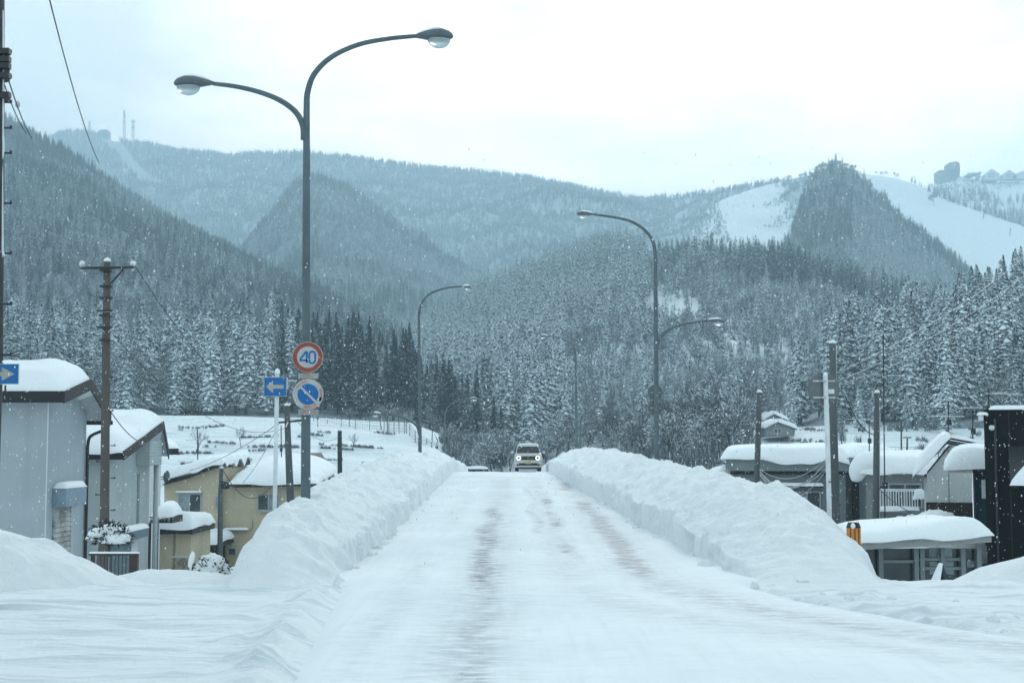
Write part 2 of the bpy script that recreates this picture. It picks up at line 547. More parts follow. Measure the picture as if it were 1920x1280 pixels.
# ------------------------------------------------------------------ ploughed banks
def bank(side, name, label, ridge, edge, uridge, width, y0, y1, wallk, outer):
    ysb = axis([(y0, 32, .055), (32, 50, .09), (50, 80, .16), (80, y1, 1.2)])
    us = axis([(0, .4, .03), (.4, 2.6, .055), (2.6, width + 2.2, .16)])
    rows = []
    for y in ysb:
        base = rz(y); H = max(float(np.interp(y, *ridge)) - base, 0.0)
        ur = float(np.interp(y, *uridge)); W = float(np.interp(y, *width_tab[side]))
        wob = 0.16 * fbm(y * .35, side * 9, 0, 4)
        endk = sstep(y0, y0 + 3.5, y)
        row = []
        for u in us:
            h_w = wallk * H
            uw = u - wob * endk
            ww = sstep(-.02, .13 + .9 * (1 - endk), uw) * h_w
            if uw < ur:
                t = max(0.0, (uw - .12) / (ur - .12))
                hh = ww + (H - h_w) * math.sin(t * math.pi / 2) ** 1.15
            else:
                t = (uw - ur) / (W - ur)
                if t < 1: hh = H * (math.cos(t * math.pi / 2)) ** outer
                else: hh = 0
                if t > .85: hh -= (t - .85) * (1.6 * sstep(21, 24, y) + .2)
            x = edge(y) + side * u
            a = min(1, H / .7)
            rough = .085 * fbm(x * 1.1, y * .9, 7.0 + side, 5) + .05 * fbm(x * 3.4, y * 3.4, 3, 4) * sstep(0, .4, u)
            hh += rough * a * (1 if u > .05 else .3)
            # blocks and lumps thrown up by the plough, mostly on the road side
            inner = sstep(.05, .25, u) * (1 - .75 * sstep(ur * .8, ur * 1.5, u)) * a
            vd = mnoise.voronoi(Vector((x * 1.5, y * 1.3, side * 7)))[0]
            hh += .26 * max(0, .5 - vd[0]) * inner * (.4 + max(0, fbm(x * .5, y * .3, 17, 2) + .5))
            vd = mnoise.voronoi(Vector((x * 3.9, y * 3.4, side * 3)))[0]
            hh += .12 * max(0, .45 - vd[0]) * inner
            hh += .16 * a * max(0, fbm(x * 2.0, y * 1.7, 21 + side, 4) - .2) * sstep(0, .2, u)
            hh += .10 * a * (1 - abs(fbm(x * .9, y * .5, 33 + side, 3))) ** 3 * sstep(.3, 1.0, u) - .05 * a
            dx = 0.12 * fbm(y * 2.6, hh * 3.0, 5, 4) * sstep(0, .1, hh) * (1 - sstep(.3, .9, u))
            row.append((x + side * dx, y, base - .35 if u == 0 else base - .05 + hh))
        rows.append(row)
    if side < 0: rows = [r[::-1] for r in rows]
    b = MB(); b.grid(rows)
    o = b.build(name, BANK, origin=(edge(24) + side * 1.5, 24, 0), smooth=True, fix=False)
    return setp(o, label, 'snow bank', 'ploughed snow banks walling the road')
width_tab = {-1: ([20, 24, 27, 40, 150], [1.55, 1.9, 2.3, 2.9, 3.2]), 1: ([20, 23, 27, 32, 50, 150], [1.9, 2.4, 3.5, 3.9, 3.4, 3.2])}
bank(-1, 'snow_bank', 'tall ploughed snow bank beside the road below the round 40 sign',
     ([20.4, 20.9, 21.6, 22.6, 24, 26, 28, 35, 45, 55, 65, 72, 78, 85, 100, 150], [0, .25, .58, .82, .93, 1.0, 1.06, 1.27, 1.54, 1.75, 1.98, 2.02, 1.92, 1.7, 1.2, -.6]),
     xl, ([20, 25, 30, 72], [1.1, 1.3, 1.6, 1.75]), 3, 20.4, 150, .60, .8)
bank(1, 'snow_bank', 'long sloping snow bank beside the road in front of the grey flat roofed buildings',
     ([19.8, 21, 22.5, 24, 26, 28, 30, 40, 50, 60, 72, 78, 85, 100, 150], [0, .08, .40, .68, .96, 1.14, 1.27, 1.48, 1.69, 1.90, 1.99, 1.9, 1.6, 1.2, -.6]),
     xr, ([20, 24, 30, 72], [1.2, 1.6, 2.0, 2.0]), 4, 19.8, 150, .55, .9)

# loose piles at the crossing
mound('snow_pile', 'wide shovelled snow pile at the corner below the blue white house', -8.45, 21.6, -.05, 2.75, 1.8, .76, 1, n=90, rough=.42, pw=1.0, chunk=.26)
mound('snow_pile', 'low smooth drift of snow behind the end of the garden railing', -5.75, 23.6, -.22, 1.3, 1.1, .24, 2, rough=.15)
mound('snow_pile', 'soft drift of snow between the reflector post and the long bank', -4.85, 22.6, -.12, .9, .9, .15, 3, rough=.2)
mound('snow_pile', 'smooth snow pile at the foot of the black building', 8.75, 22.2, -.06, 2.1, 1.7, .46, 4, n=48, rough=.14)
mound('snow_pile', 'low drift lying in front of the glazed shed', 6.6, 21.6, -.08, 1.7, .9, .09, 6, rough=.3)
rdl = random.Random(31)
for k in range(46):
    if k < 14: y = rdl.uniform(20.5, 46); x = xl(y) + rdl.uniform(-.05, .35) * rdl.random(); lab, grp = 'small chunk of snow fallen at the road foot of the left bank', 'snow chunks at the foot of the left bank'
    elif k < 30: y = rdl.uniform(20.5, 46); x = xr(y) - rdl.uniform(-.05, .45) * rdl.random(); lab, grp = 'small chunk of snow fallen at the road foot of the right bank', 'snow chunks at the foot of the right bank'
    else: y = rdl.uniform(15, 19.5); x = xr(y) + rdl.uniform(-.3, 2.0); lab, grp = 'small crumbly lump of snow at the edge of the cleared crossing', 'snow lumps at the crossing'
    s_ = rdl.choice((.05, .06, .07, .09, .13))
    zz = rz(y) if k < 30 else max(gz(x, y), rz(y) - .02)
    mound('snow_lump', lab, x, y, zz - .005, s_ * 1.5, s_ * 1.2, s_ * (.8 if k < 30 else .5), 40 + k, group=grp, n=12, rough=.45, cat='snow lump', pw=.6, rz=rdl.random() * 3)

# ------------------------------------------------------------------ trees
def conifer_mesh(name, seed, mat, h=16.0, rb=2.6, whorls=24, nb=9, seg=3, z0=.10, jag=.25, spiky=1.0, cs=1.0):
    rd = random.Random(seed); b = MB()
    total = whorls * nb
    lobes = [(rd.random(), rd.random() * 6.28, rd.uniform(.75, 1.3)) for _ in range(9)]
    if 1:
        for i in range(total):
            t = ((i + rd.random()) / total) ** 1.12
            z = h * (z0 + (1 - z0) * t)
            az = i * 2.39996 + rd.uniform(-.5, .5)
            r = rb * ((1 - t) ** .68) * (.62 + .38 * min(1, t / .16)) + .10
            for (lt, la, ls) in lobes:
                dd = ((t - lt) / .10) ** 2 + ((math.sin((az - la) / 2)) / .42) ** 2
                r *= 1 + (ls - 1) * math.exp(-dd)
            rr = r * rd.uniform(.62, 1.12)
            droop = rd.uniform(.05, .42)
            ca, sa = math.cos(az), math.sin(az)
            for sgi in range(seg):
                f0 = (sgi + .15) / seg; f1 = min(1.08, (sgi + 1.35) / seg)
                f0 *= rd.uniform(.9, 1.1)
                wd = cs * min(rr, 1.6) * (.27 if seg > 1 else .5) * (1 - .35 * f0) * rd.uniform(.6, 1.4) + .09
                za = z - droop * rr * f0 ** 1.6 + rd.uniform(-.18, .18) * spiky
                zb = z - droop * rr * f1 ** 1.6 - rd.uniform(0.0, .35) * rr * .4
                sag = wd * rd.uniform(.15, .6)
                m0 = Vector((ca * rr * f0, sa * rr * f0, za)); m1 = Vector((ca * rr * f1, sa * rr * f1, zb))
                mm = (m0 + m1) / 2
                px_, py_ = -sa * wd, ca * wd
                L = mm + Vector((px_, py_, -sag)); Rr = mm - Vector((px_, py_, sag * rd.uniform(.6, 1.3)))
                b.add([m0, L, m1, Rr], [(0, 1, 2), (0, 2, 3)])
    # leader
    b.add([(0.1, 0, h * .96), (-.06, .09, h * .96), (-.06, -.09, h * .96), (0, 0, h * 1.0)], [(0, 1, 3), (1, 2, 3), (2, 0, 3)])
    me = bpy.data.meshes.new(name)
    me.from_pydata([tuple(v) for v in b.v], [], b.f)
    me.materials.append(mat)
    return me

def trunk_mesh(name, h=16.0, r=.22, seed=0):
    rd = random.Random(seed); b = MB()
    pts = [(rd.uniform(-.06, .06), rd.uniform(-.06, .06), z * h) for z in (0, .12, .3, .5, .7, .9)]
    pts[0] = (0, 0, -.6)
    b.tube(pts, [r * 1.25, r, r * .85, r * .62, r * .4, r * .12], 7)
    # dead lower branches
    for i in range(7):
        a = rd.random() * 6.28; z = h * rd.uniform(.08, .25); L = rd.uniform(.6, 1.3)
        b.tube([(0, 0, z), (math.cos(a) * L, math.sin(a) * L, z - .15)], [.035, .012], 4)
    me = bpy.data.meshes.new(name)
    me.from_pydata([tuple(v) for v in b.v], [], b.f)
    me.materials.append(BARK)
    me.polygons.foreach_set('use_smooth', [True] * len(me.polygons))
    return me

def bare_mesh(name, seed, mat, h=10.0, depth=4, fan=4, thick=.16, split=False, wtw=1.0):
    """leafless tree: forking limbs down to flat twigs; (trunk builder, twig builder)"""
    rd = random.Random(seed); tb, cb = MB(), MB()
    def grow(p, d, L, r, lev):
        n = 3; q = p.copy(); pts = [q.copy()]
        dd = d.copy()
        for i in range(n):
            dd = (dd + Vector((rd.uniform(-.16, .16), rd.uniform(-.16, .16), rd.uniform(-.02, .14)))).normalized()
            q = q + dd * (L / n); pts.append(q.copy())
        if lev <= 1:
            tb.tube(pts, [r, r * .85, r * .72, r * .6], 6 if lev == 0 else 4)
        else:
            w = max(r * 1.4, .018 * wtw)
            side = dd.cross(Vector((rd.uniform(-1, 1), rd.uniform(-1, 1), .3))).normalized()
            for a_, c_ in zip(pts[:-1], pts[1:]):
                cb.add([a_ + side * w, a_ - side * w, c_ - side * w * .8, c_ + side * w * .8], [(0, 1, 2, 3)])
        if lev >= depth: return
        k = fan + rd.randint(0, 1)
        for i in range(k):
            t = rd.uniform(.35, 1.0) if lev else rd.uniform(.42, 1.0)
            idx = min(int(t * n), n - 1)
            base = pts[idx].lerp(pts[idx + 1], t * n - idx)
            az = rd.uniform(0, 6.28); sp = rd.uniform(.45, .95)
            u = d.orthogonal().normalized(); w = d.cross(u)
            nd = (d * math.cos(sp) + (u * math.cos(az) + w * math.sin(az)) * math.sin(sp)); nd.z += .12
            grow(base, nd.normalized(), L * rd.uniform(.5, .72), r * .5, lev + 1)
    grow(Vector((0, 0, -.3)), Vector((rd.uniform(-.05, .05), rd.uniform(-.05, .05), 1)), h * .5, thick, 0)
    def mk(bb, nm, mt):
        me = bpy.data.meshes.new(nm); me.from_pydata([tuple(v) for v in bb.v], [], bb.f); me.materials.append(mt); return me
    if split:
        return mk(tb, name + '_trunk', BARK), mk(cb, name + '_twigs', mat)
    tb.add(cb.v, cb.f)
    return mk(tb, name, mat)

def shrub_mesh(name, seed, mat, r=1.6, n=170):
    """frosted brush: many short upward twigs"""
    rd = random.Random(seed); b = MB()
    for i in range(n):
        a = rd.random() * 6.28; q = r * rd.random() ** .6
        x, y = q * math.cos(a) * .8, q * math.sin(a) * .8
        L = rd.uniform(.5, 1.5) * r * (1.1 - .4 * q / r)
        d = Vector((x * .35 + rd.uniform(-.3, .3), y * .35 + rd.uniform(-.3, .3), 1)).normalized()
        p0 = Vector((x * .6, y * .6, 0)) + d * L * rd.uniform(0, .6); p1 = p0 + d * L * .7
        s = d.cross(Vector((rd.uniform(-1, 1), rd.uniform(-1, 1), 0))).normalized() * rd.uniform(.02, .05) * r
        b.add([p0 - s, p0 + s, p1 + s * .4, p1 - s * .4], [(0, 1, 2, 3)])
    me = bpy.data.meshes.new(name); me.from_pydata([tuple(v) for v in b.v], [], b.f); me.materials.append(mat)
    return me

# kinds: 0 dark cedar, 1 dusted cedar, 2 snow-laden cedar, 3 frosted broadleaf, 4 brown broadleaf
PROTO = {}
cm = (T_DARK, T_MID, T_SNOWY)
for k in range(3):
    PROTO[k, 0] = [conifer_mesh('cedar', 10 * k + i, cm[k], h=16, rb=(2.1, 2.35, 2.55)[k], whorls=34, nb=12, seg=4, cs=.95) for i in range(3)]
    PROTO[k, 1] = [conifer_mesh('cedar_far', 50 + 10 * k + i, cm[k], h=14, rb=2.3, whorls=16, nb=8, seg=2, cs=1.2) for i in range(3)]
    PROTO[k, 2] = [conifer_mesh('cedar_speck', 80 + 10 * k + i, cm[k], h=13, rb=2.4, whorls=10, nb=7, seg=1) for i in range(2)]
for k, mt in ((3, T_BARE), (4, T_BROWN)):
    PROTO[k, 0] = [bare_mesh('broadleaf', 200 + k * 10 + i, mt, h=11, depth=4, fan=4, wtw=1.3) for i in range(3)]
    PROTO[k, 1] = [bare_mesh('broadleaf_far', 230 + k * 10 + i, mt, h=10, depth=3, fan=5, wtw=3.0) for i in range(2)]
    PROTO[k, 2] = [bare_mesh('broadleaf_speck', 260 + k * 10 + i, mt, h=9, depth=3, fan=4, wtw=4.5) for i in range(2)]
TRUNKS = [trunk_mesh('cedar_trunk', seed=i) for i in range(2)]
PROTO_OB = {}
def proto_ob(me):
    if me.name not in PROTO_OB:
        PROTO_OB[me.name] = bpy.data.objects.new('proto_' + me.name, me)
    return PROTO_OB[me.name]

def forest(name, items):
    """one mass of trees nobody could count: points carrying kind, turn and size, grown by geometry nodes"""
    keys = sorted({m.name for (_, m, _, _) in items}); meshes = {m.name: m for (_, m, _, _) in items}
    me = bpy.data.meshes.new(name)
    me.from_pydata([tuple(p) for (p, _, _, _) in items], [], [])
    a = me.attributes.new('kind_id', 'INT', 'POINT'); a.data.foreach_set('value', [keys.index(m.name) for (_, m, _, _) in items])
    a = me.attributes.new('turn', 'FLOAT', 'POINT'); a.data.foreach_set('value', [r for (_, _, r, _) in items])
    a = me.attributes.new('size', 'FLOAT', 'POINT'); a.data.foreach_set('value', [s for (_, _, _, s) in items])
    o = bpy.data.objects.new(name, me); COL.objects.link(o)
    ng = bpy.data.node_groups.new(name + '_nodes', 'GeometryNodeTree')
    ng.interface.new_socket('Geometry', in_out='INPUT', socket_type='NodeSocketGeometry')
    ng.interface.new_socket('Geometry', in_out='OUTPUT', socket_type='NodeSocketGeometry')
    gi = ng.nodes.new('NodeGroupInput'); go = ng.nodes.new('NodeGroupOutput')
    join = ng.nodes.new('GeometryNodeJoinGeometry')
    def attr(nm, typ):
        n = ng.nodes.new('GeometryNodeInputNamedAttribute'); n.data_type = typ; n.inputs[0].default_value = nm
        return n.outputs[0]
    kid, turn, size = attr('kind_id', 'INT'), attr('turn', 'FLOAT'), attr('size', 'FLOAT')
    comb = ng.nodes.new('ShaderNodeCombineXYZ'); ng.links.new(turn, comb.inputs[2])
    e2r = ng.nodes.new('FunctionNodeEulerToRotation'); ng.links.new(comb.outputs[0], e2r.inputs[0])
    for i, k in enumerate(keys):
        oi = ng.nodes.new('GeometryNodeObjectInfo'); oi.inputs['Object'].default_value = proto_ob(meshes[k]); oi.inputs['As Instance'].default_value = True
        cmp_ = ng.nodes.new('FunctionNodeCompare'); cmp_.data_type = 'INT'; cmp_.operation = 'EQUAL'
        ints = [s for s in cmp_.inputs if s.type == 'INT']
        ng.links.new(kid, ints[0]); ints[1].default_value = i
        ip = ng.nodes.new('GeometryNodeInstanceOnPoints')
        ng.links.new(gi.outputs[0], ip.inputs['Points']); ng.links.new(cmp_.outputs[0], ip.inputs['Selection'])
        ng.links.new(oi.outputs['Geometry'], ip.inputs['Instance']); ng.links.new(e2r.outputs[0], ip.inputs['Rotation']); ng.links.new(size, ip.inputs['Scale'])
        ng.links.new(ip.outputs[0], join.inputs[0])
    ng.links.new(join.outputs[0], go.inputs[0])
    md = o.modifiers.new('trees', 'NODES'); md.node_group = ng
    return setp(o, kind='stuff')

# ------------------------------------------------------------------ hills
def pip(x, y, poly):
    c = False; j = len(poly) - 1
    for i in range(len(poly)):
        xi, yi = poly[i]; xj, yj = poly[j]
        if (yi > y) != (yj > y) and x < (xj - xi) * (y - yi) / (yj - yi) + xi: c = not c
        j = i
    return c

class Hill:
    def __init__(s, ridge, foot, g=1.15, amp=0.0, ampf=.01, wob=0.0):
        s.wob = wob
        s.rx = [r[0] for r in ridge]; s.ry = [r[1] for r in ridge]; s.rD = [r[2] for r in ridge]
        s.fx = [r[0] for r in foot]; s.fy = [r[1] for r in foot]; s.fD = [r[2] for r in foot]
        s.g, s.amp, s.ampf = g, amp, ampf
        s.a, s.b = s.rx[0], s.rx[-1]
    def at(s, px, u):
        DR = float(np.interp(px, s.rx, s.rD)); DF = float(np.interp(px, s.fx, s.fD))
        zR = P(px, float(np.interp(px, s.rx, s.ry)) + s.wob * (fbm(px * .022, s.rD[0], 1, 3)), DR).z; zF = P(px, float(np.interp(px, s.fx, s.fy)), DF).z
        zR = max(zR, zF + .02 * (DR - DF))
        D = DF + (DR - DF) * min(u, 1)
        z = zF + (zR - zF) * min(u, 1) ** s.g
        if u > 1:
            D = DR + (u - 1) * (DR - DF) * 1.2
            z = zR - (u - 1) ** 1.3 * (zR - zF) * 1.1
        x = XZ(px, z, D)
        if s.amp:
            z += s.amp * fbm(x * s.ampf, D * s.ampf, 0, 3) * math.sin(math.pi * min(u, 1)) 
        return Vector((x, D, z))
    def mesh(s, name, n=110, m=46, mat=None):
        rows = []
        for j in range(m + 1):
            u = 1.9 * j / m - .12
            row = []
            for i in range(n + 1):
                px = s.a + (s.b - s.a) * i / n
                p = s.at(px, max(u, 0))
                if u < 0: p = s.at(px, 0) + Vector((0, u * 60, u * 90))
                row.append(p)
            rows.append(row)
        b = MB(); b.grid(rows)
        o = b.build(name, mat or HILLSNOW, smooth=True, fix=False)
        return setp(o, kind='structure')
    def scatter(s, spacing, pick, seed=0, umax=1.02):
        """points at the given spacing over the slope; pick(px, py, u, p, rnd) -> (kind, height factor) or None"""
        rd = random.Random(seed); out = []
        # area by coarse sums
        A = 0; Dm = 0
        for i in range(24):
            px = s.a + (s.b - s.a) * (i + .5) / 24
            DR = float(np.interp(px, s.rx, s.rD)); DF = float(np.interp(px, s.fx, s.fD))
            A += (DR - DF) * (DR + DF) / 2 * (s.b - s.a) / 24 / F
            Dm = max(Dm, (DR - DF) * DR)
        n = int(A / spacing ** 2); k = 0
        while k < n:
            px = rd.uniform(s.a, s.b); u = rd.random() * umax
            DR = float(np.interp(px, s.rx, s.rD)); DF = float(np.interp(px, s.fx, s.fD))
            if rd.random() > (DR - DF) * (DF + (DR - DF) * u) / Dm: continue
            k += 1
            p = s.at(px, u)
            qx, qy = project(p)
            r = pick(qx, qy, u, p, rd)
            if r: out.append((p, r[0], r[1], rd.random() * 6.283))
        return out

HILLSNOW = mat_snow('hill_snow', .02, (0.78, 0.82, 0.85))
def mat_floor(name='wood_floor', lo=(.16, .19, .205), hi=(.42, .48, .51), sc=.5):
    """snow on a wooded slope, tree shade put into its duller colour, with brush"""
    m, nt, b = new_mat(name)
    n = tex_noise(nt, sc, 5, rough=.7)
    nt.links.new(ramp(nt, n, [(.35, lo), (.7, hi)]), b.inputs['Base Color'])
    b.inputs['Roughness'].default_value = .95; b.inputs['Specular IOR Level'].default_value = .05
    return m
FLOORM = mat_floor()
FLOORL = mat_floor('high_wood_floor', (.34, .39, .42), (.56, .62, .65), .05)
def cnoise(p, f, sd=0.0): return fbm(p.x * f, p.y * f, sd, 3)

def conif(p, rd, f, bias, sd, bare=.12, brown=0.0):
    """which tree grows here: clumps of dark, dusted and snow-laden cedar with broadleaf between"""
    n = cnoise(p, f, sd) + rd.uniform(-.35, .35) + bias
    q = rd.random()
    if q < bare: k = 3
    elif q < bare + brown: k = 4
    else: k = 0 if n < -.28 else (1 if n < .22 else 2)
    return k
ALLT = {}          # hill -> [(p, kind, size, turn)]
H_ = {}

# far ridge with the masts
H_['back'] = Hill([(-200, 330, 2500), (0, 300, 2500), (60, 272, 2550), (100, 256, 2600), (135, 247, 2600), (170, 252, 2600), (210, 264, 2600), (260, 268, 2600), (330, 282, 2580), (420, 291, 2550), (520, 288, 2500), (600, 290, 2480), (680, 300, 2450), (760, 311, 2400), (850, 319, 2350), (930, 327, 2300), (1000, 337, 2250), (1080, 354, 2200), (1150, 367, 2150), (1200, 376, 2100), (1260, 370, 2000), (1330, 361, 1900), (1400, 350, 1800), (1460, 338, 1700), (1530, 327, 1600), (1580, 330, 1600), (1700, 390, 1600)],
    [(-200, 640, 1500), (600, 600, 1450), (1200, 560, 1200), (1700, 560, 1150)], 1.0, 34, .006, 3)
PISTE = [(188, 240), (222, 262), (250, 300), (282, 330), (308, 345), (300, 352), (262, 335), (236, 312), (215, 285), (186, 262)]
SLOPE_L = [(1322, 392), (1350, 372), (1400, 356), (1465, 340), (1530, 330), (1545, 345), (1500, 470), (1380, 470), (1330, 455)]
def pick(x, y, u, p, rd):
    if pip(x, y, PISTE): return None
    if rd.random() < .05 * (1 + cnoise(p, .004, 3)): return None
    b = .12 + .5 * (x > 1200)
    return conif(p, rd, .006, b, 1, .22 if x < 1200 else .5), rd.uniform(.62, .95) * (.8 if x > 1250 else 1)
ALLT['back'] = H_['back'].scatter(5.3, pick, 1)

H_['slope_left'] = Hill([(1290, 428, 1600), (1325, 392, 1640), (1350, 376, 1660), (1400, 357, 1680), (1465, 340, 1690), (1530, 329, 1690), (1575, 334, 1690), (1640, 380, 1680)],
    [(1290, 500, 1200), (1640, 500, 1200)], 1.0, 4, .01, 2)
def pick(x, y, u, p, rd):
    ridge = y - np.interp(x, H_['slope_left'].rx, H_['slope_left'].ry)
    n = cnoise(p, .02, 7)
    if ridge < 2: return (3, rd.uniform(.5, .9)) if rd.random() < .35 else None
    if x < 1345 + .35 * (y - 380) and rd.random() < .6: return (3 if rd.random() < .8 else 1), rd.uniform(.4, .8)
    if x > 1535 - .5 * (y - 335) + 12 * nz(y * .05, 9) and rd.random() < .6: return 3, rd.uniform(.4, .75)
    return (3, rd.uniform(.15, .4)) if n > .1 and rd.random() < .09 else None
ALLT['slope_left'] = H_['slope_left'].scatter(5.5, pick, 21)

# dark spur in front of it
H_['spur'] = Hill([(300, 560, 1350), (400, 500, 1400), (440, 484, 1430), (480, 437, 1450), (520, 384, 1480), (555, 345, 1500), (590, 331, 1500), (640, 349, 1500), (700, 388, 1480), (760, 432, 1450), (820, 472, 1400), (870, 505, 1350), (930, 540, 1300), (1000, 580, 1250)],
    [(300, 640, 900), (600, 640, 850), (1000, 640, 820)], 1.05, 12, .009, 7)
def pick(x, y, u, p, rd):
    ridge = y - np.interp(x, H_['spur'].rx, H_['spur'].ry)
    return conif(p, rd, .008, -.3 if x < 600 or ridge < 30 else .1, 2, .16, .2), rd.uniform(.6, .9)
ALLT['spur'] = H_['spur'].scatter(4.2, pick, 2)

# big wooded slope on the left
H_['left'] = Hill([(-260, 90, 1050), (-60, 190, 1080), (0, 226, 1080), (60, 256, 1060), (110, 287, 1030), (160, 317, 1000), (200, 346, 980), (250, 381, 950), (300, 411, 920), (350, 441, 900), (400, 465, 880), (440, 486, 860), (500, 516, 830), (560, 545, 800), (640, 585, 740), (720, 625, 680), (800, 680, 620), (880, 740, 560)],
    [(-260, 735, 330), (300, 735, 330), (560, 740, 330), (880, 790, 320)], 1.06, 18, .012, 6)
def pick(x, y, u, p, rd):
    ridge = y - np.interp(x, H_['left'].rx, H_['left'].ry)
    b = -.5 if ridge < 30 else -.36
    br = .12
    return conif(p, rd, .014, b, 3, br, .14 + .35 * sstep(430, 600, y) * (x < 440)), rd.uniform(.5, .82)
ALLT['left'] = H_['left'].scatter(3.4, pick, 3)

# central snowy wood
H_['centre'] = Hill([(700, 760, 520), (760, 690, 600), (820, 625, 650), (870, 582, 690), (920, 556, 710), (980, 530, 720), (1050, 505, 720), (1120, 482, 710), (1165, 472, 700), (1205, 492, 660), (1240, 512, 610), (1300, 506, 600), (1400, 508, 600), (1480, 512, 600), (1540, 530, 600), (1620, 555, 600), (1720, 590, 600), (1850, 640, 600)],
    [(700, 850, 250), (960, 866, 240), (1250, 860, 240), (1400, 820, 250), (1850, 760, 300)], 1.08, 5, .02, 8)
GLADE = [(1205, 560), (1240, 553), (1300, 562), (1330, 600), (1270, 640), (1215, 610)]
def pick(x, y, u, p, rd):
    ridge = y - np.interp(x, H_['centre'].rx, H_['centre'].ry)
    if pip(x, y, GLADE) and rd.random() < .93: return None
    if x < 1060 + 40 * nz(y * .02, 3) or (x < 1215 and y < 640 and x < 1250 - .25 * (y - 440)):
        if rd.random() < .05: return (4, .8)
        return conif(p, rd, .02, .75, 4, .05, .02), rd.uniform(.7, 1.1)
    if ridge < 34 and x > 1235:
        return conif(p, rd, .02, -.4, 5, .03), rd.uniform(.8, 1.2)
    # mixed broadleaf wood
    if rd.random() < .12: return None
    n = cnoise(p, .015, 9)
    if y < 640 and x > 1250 and n > .0: return (1 if rd.random() < .6 else 4), rd.uniform(.6, .9)
    q = rd.random()
    if q < .30: return 2, rd.uniform(.45, .85)
    return (3 if q < .78 else 4), rd.uniform(.55, .95)
ALLT['centre'] = H_['centre'].scatter(3.7, pick, 4)

# pointed wooded hill right, the ski slope behind it and the far shoulder
H_['cone'] = Hill([(1400, 560, 1000), (1440, 500, 1050), (1470, 470, 1080), (1490, 425, 1100), (1506, 372, 1120), (1520, 338, 1130), (1538, 318, 1130), (1558, 312, 1130), (1580, 313, 1130), (1600, 322, 1130), (1618, 338, 1130), (1640, 362, 1110), (1700, 420, 1090), (1760, 472, 1060), (1830, 532, 1020), (1900, 590, 980), (1960, 640, 950)],
    [(1400, 640, 650), (1650, 650, 620), (1960, 660, 620)], 1.0, 7, .012, 8)
def pick(x, y, u, p, rd):
    ridge = y - np.interp(x, H_['cone'].rx, H_['cone'].ry)
    b = -.5 if (x < 1600 or ridge < 28) else .25
    if y < 345 + abs(x - 1562) * .6 and rd.random() < .8: return (4 if rd.random() < .25 else 3), rd.uniform(.5, .85)
    return conif(p, rd, .011, b, 6, .12 + .3 * (y < 380), .05 + .2 * (x < 1580)), rd.uniform(.6, .88)
ALLT['cone'] = H_['cone'].scatter(3.9, pick, 5)
H_['piste'] = Hill([(1548, 332, 1475), (1570, 326, 1480), (1610, 323, 1500), (1680, 333, 1500), (1720, 346, 1480), (1760, 368, 1460), (1800, 383, 1440), (1850, 400, 1420), (1920, 424, 1390), (2000, 455, 1360), (2150, 520, 1330)],
    [(1548, 600, 1000), (2150, 640, 950)], 1.0, 0, .01)
def pick(x, y, u, p, rd):
    ridge = y - np.interp(x, H_['piste'].rx, H_['piste'].ry)
    if ridge < 3 and x > 1750: return (0 if rd.random() < .5 else 1), rd.uniform(.5, .85)
    if ridge < 2 and 1640 < x < 1700 and rd.random() < .8: return 3, rd.uniform(.6, .9)
    if ridge < 2 and 1705 < x < 1750: return 1, rd.uniform(.5, .8)
    return None
ALLT['piste'] = H_['piste'].scatter(5.0, pick, 6, 1.12)
H_['shoulder'] = Hill([(1640, 360, 1900), (1740, 352, 1900), (1765, 338, 1900), (1800, 330, 1900), (1850, 334, 1900), (1920, 336, 1900), (2100, 330, 1900), (2200, 330, 1900)],
    [(1640, 480, 1500), (2200, 500, 1500)], 1.0, 12, .012)
def pick(x, y, u, p, rd):
    if y < 345 and x > 1845 and rd.random() < .9: return None
    if pip(x, y, [(1860, 372), (1920, 345), (2000, 345), (2000, 368), (1880, 378)]): return None
    if y > 362: return (0 if rd.random() < .6 else 1), rd.uniform(.7, 1.1)
    return (3 if rd.random() < .93 else 2), rd.uniform(.5, .9)
ALLT['shoulder'] = H_['shoulder'].scatter(8.0, pick, 7)

# near stands
H_['stand_left'] = Hill([(-260, 690, 300), (0, 700, 300), (300, 705, 300), (560, 708, 300), (690, 735, 300), (760, 768, 295), (800, 790, 290), (850, 812, 285), (900, 842, 280), (950, 880, 275)],
    [(-260, 786, 222), (300, 786, 222), (560, 784, 222), (760, 790, 222), (850, 830, 222), (950, 895, 225)], 1.0, .8, .03)
def pick(x, y, u, p, rd):
    if x > 565:
        k = 0 if rd.random() < .86 else 1
        return k, rd.uniform(.75, 1.0) * (.95 if x < 780 else .85)
    if x > 520: return (0 if rd.random() < .4 else 2), rd.uniform(.7, 1.0)
    q = rd.random()
    if x < 330 and q < .45: return (3 if q < .3 else 4), rd.uniform(.75, 1.15)
    return (1 if cnoise(p, .03, 4) + rd.uniform(-.3, .3) < -.05 else 2), rd.choice((rd.uniform(.6, .85), rd.uniform(.8, 1.08)))
ALLT['stand_left'] = H_['stand_left'].scatter(4.0, pick, 8)
H_['stand_right'] = Hill([(1480, 800, 250), (1530, 770, 270), (1560, 740, 280), (1600, 715, 285), (1680, 690, 290), (1760, 672, 290), (1850, 650, 290), (1920, 640, 290), (2050, 630, 290), (2200, 625, 290)],
    [(1480, 812, 205), (1560, 800, 200), (1700, 795, 195), (1920, 790, 190), (2200, 785, 190)], 1.0, .8, .03)
def pick(x, y, u, p, rd):
    if x < 1550 and rd.random() < .5: return None
    q = rd.random()
    if q < .05: return 3, rd.uniform(.5, .8)
    if x > 1850 and u > .75 and q < .35: return 0, rd.uniform(1.0, 1.2)
    return (2 if cnoise(p, .04, 8) + rd.uniform(-.4, .4) > -.22 else 1), rd.choice((rd.uniform(.65, .9), rd.uniform(.88, 1.2)))
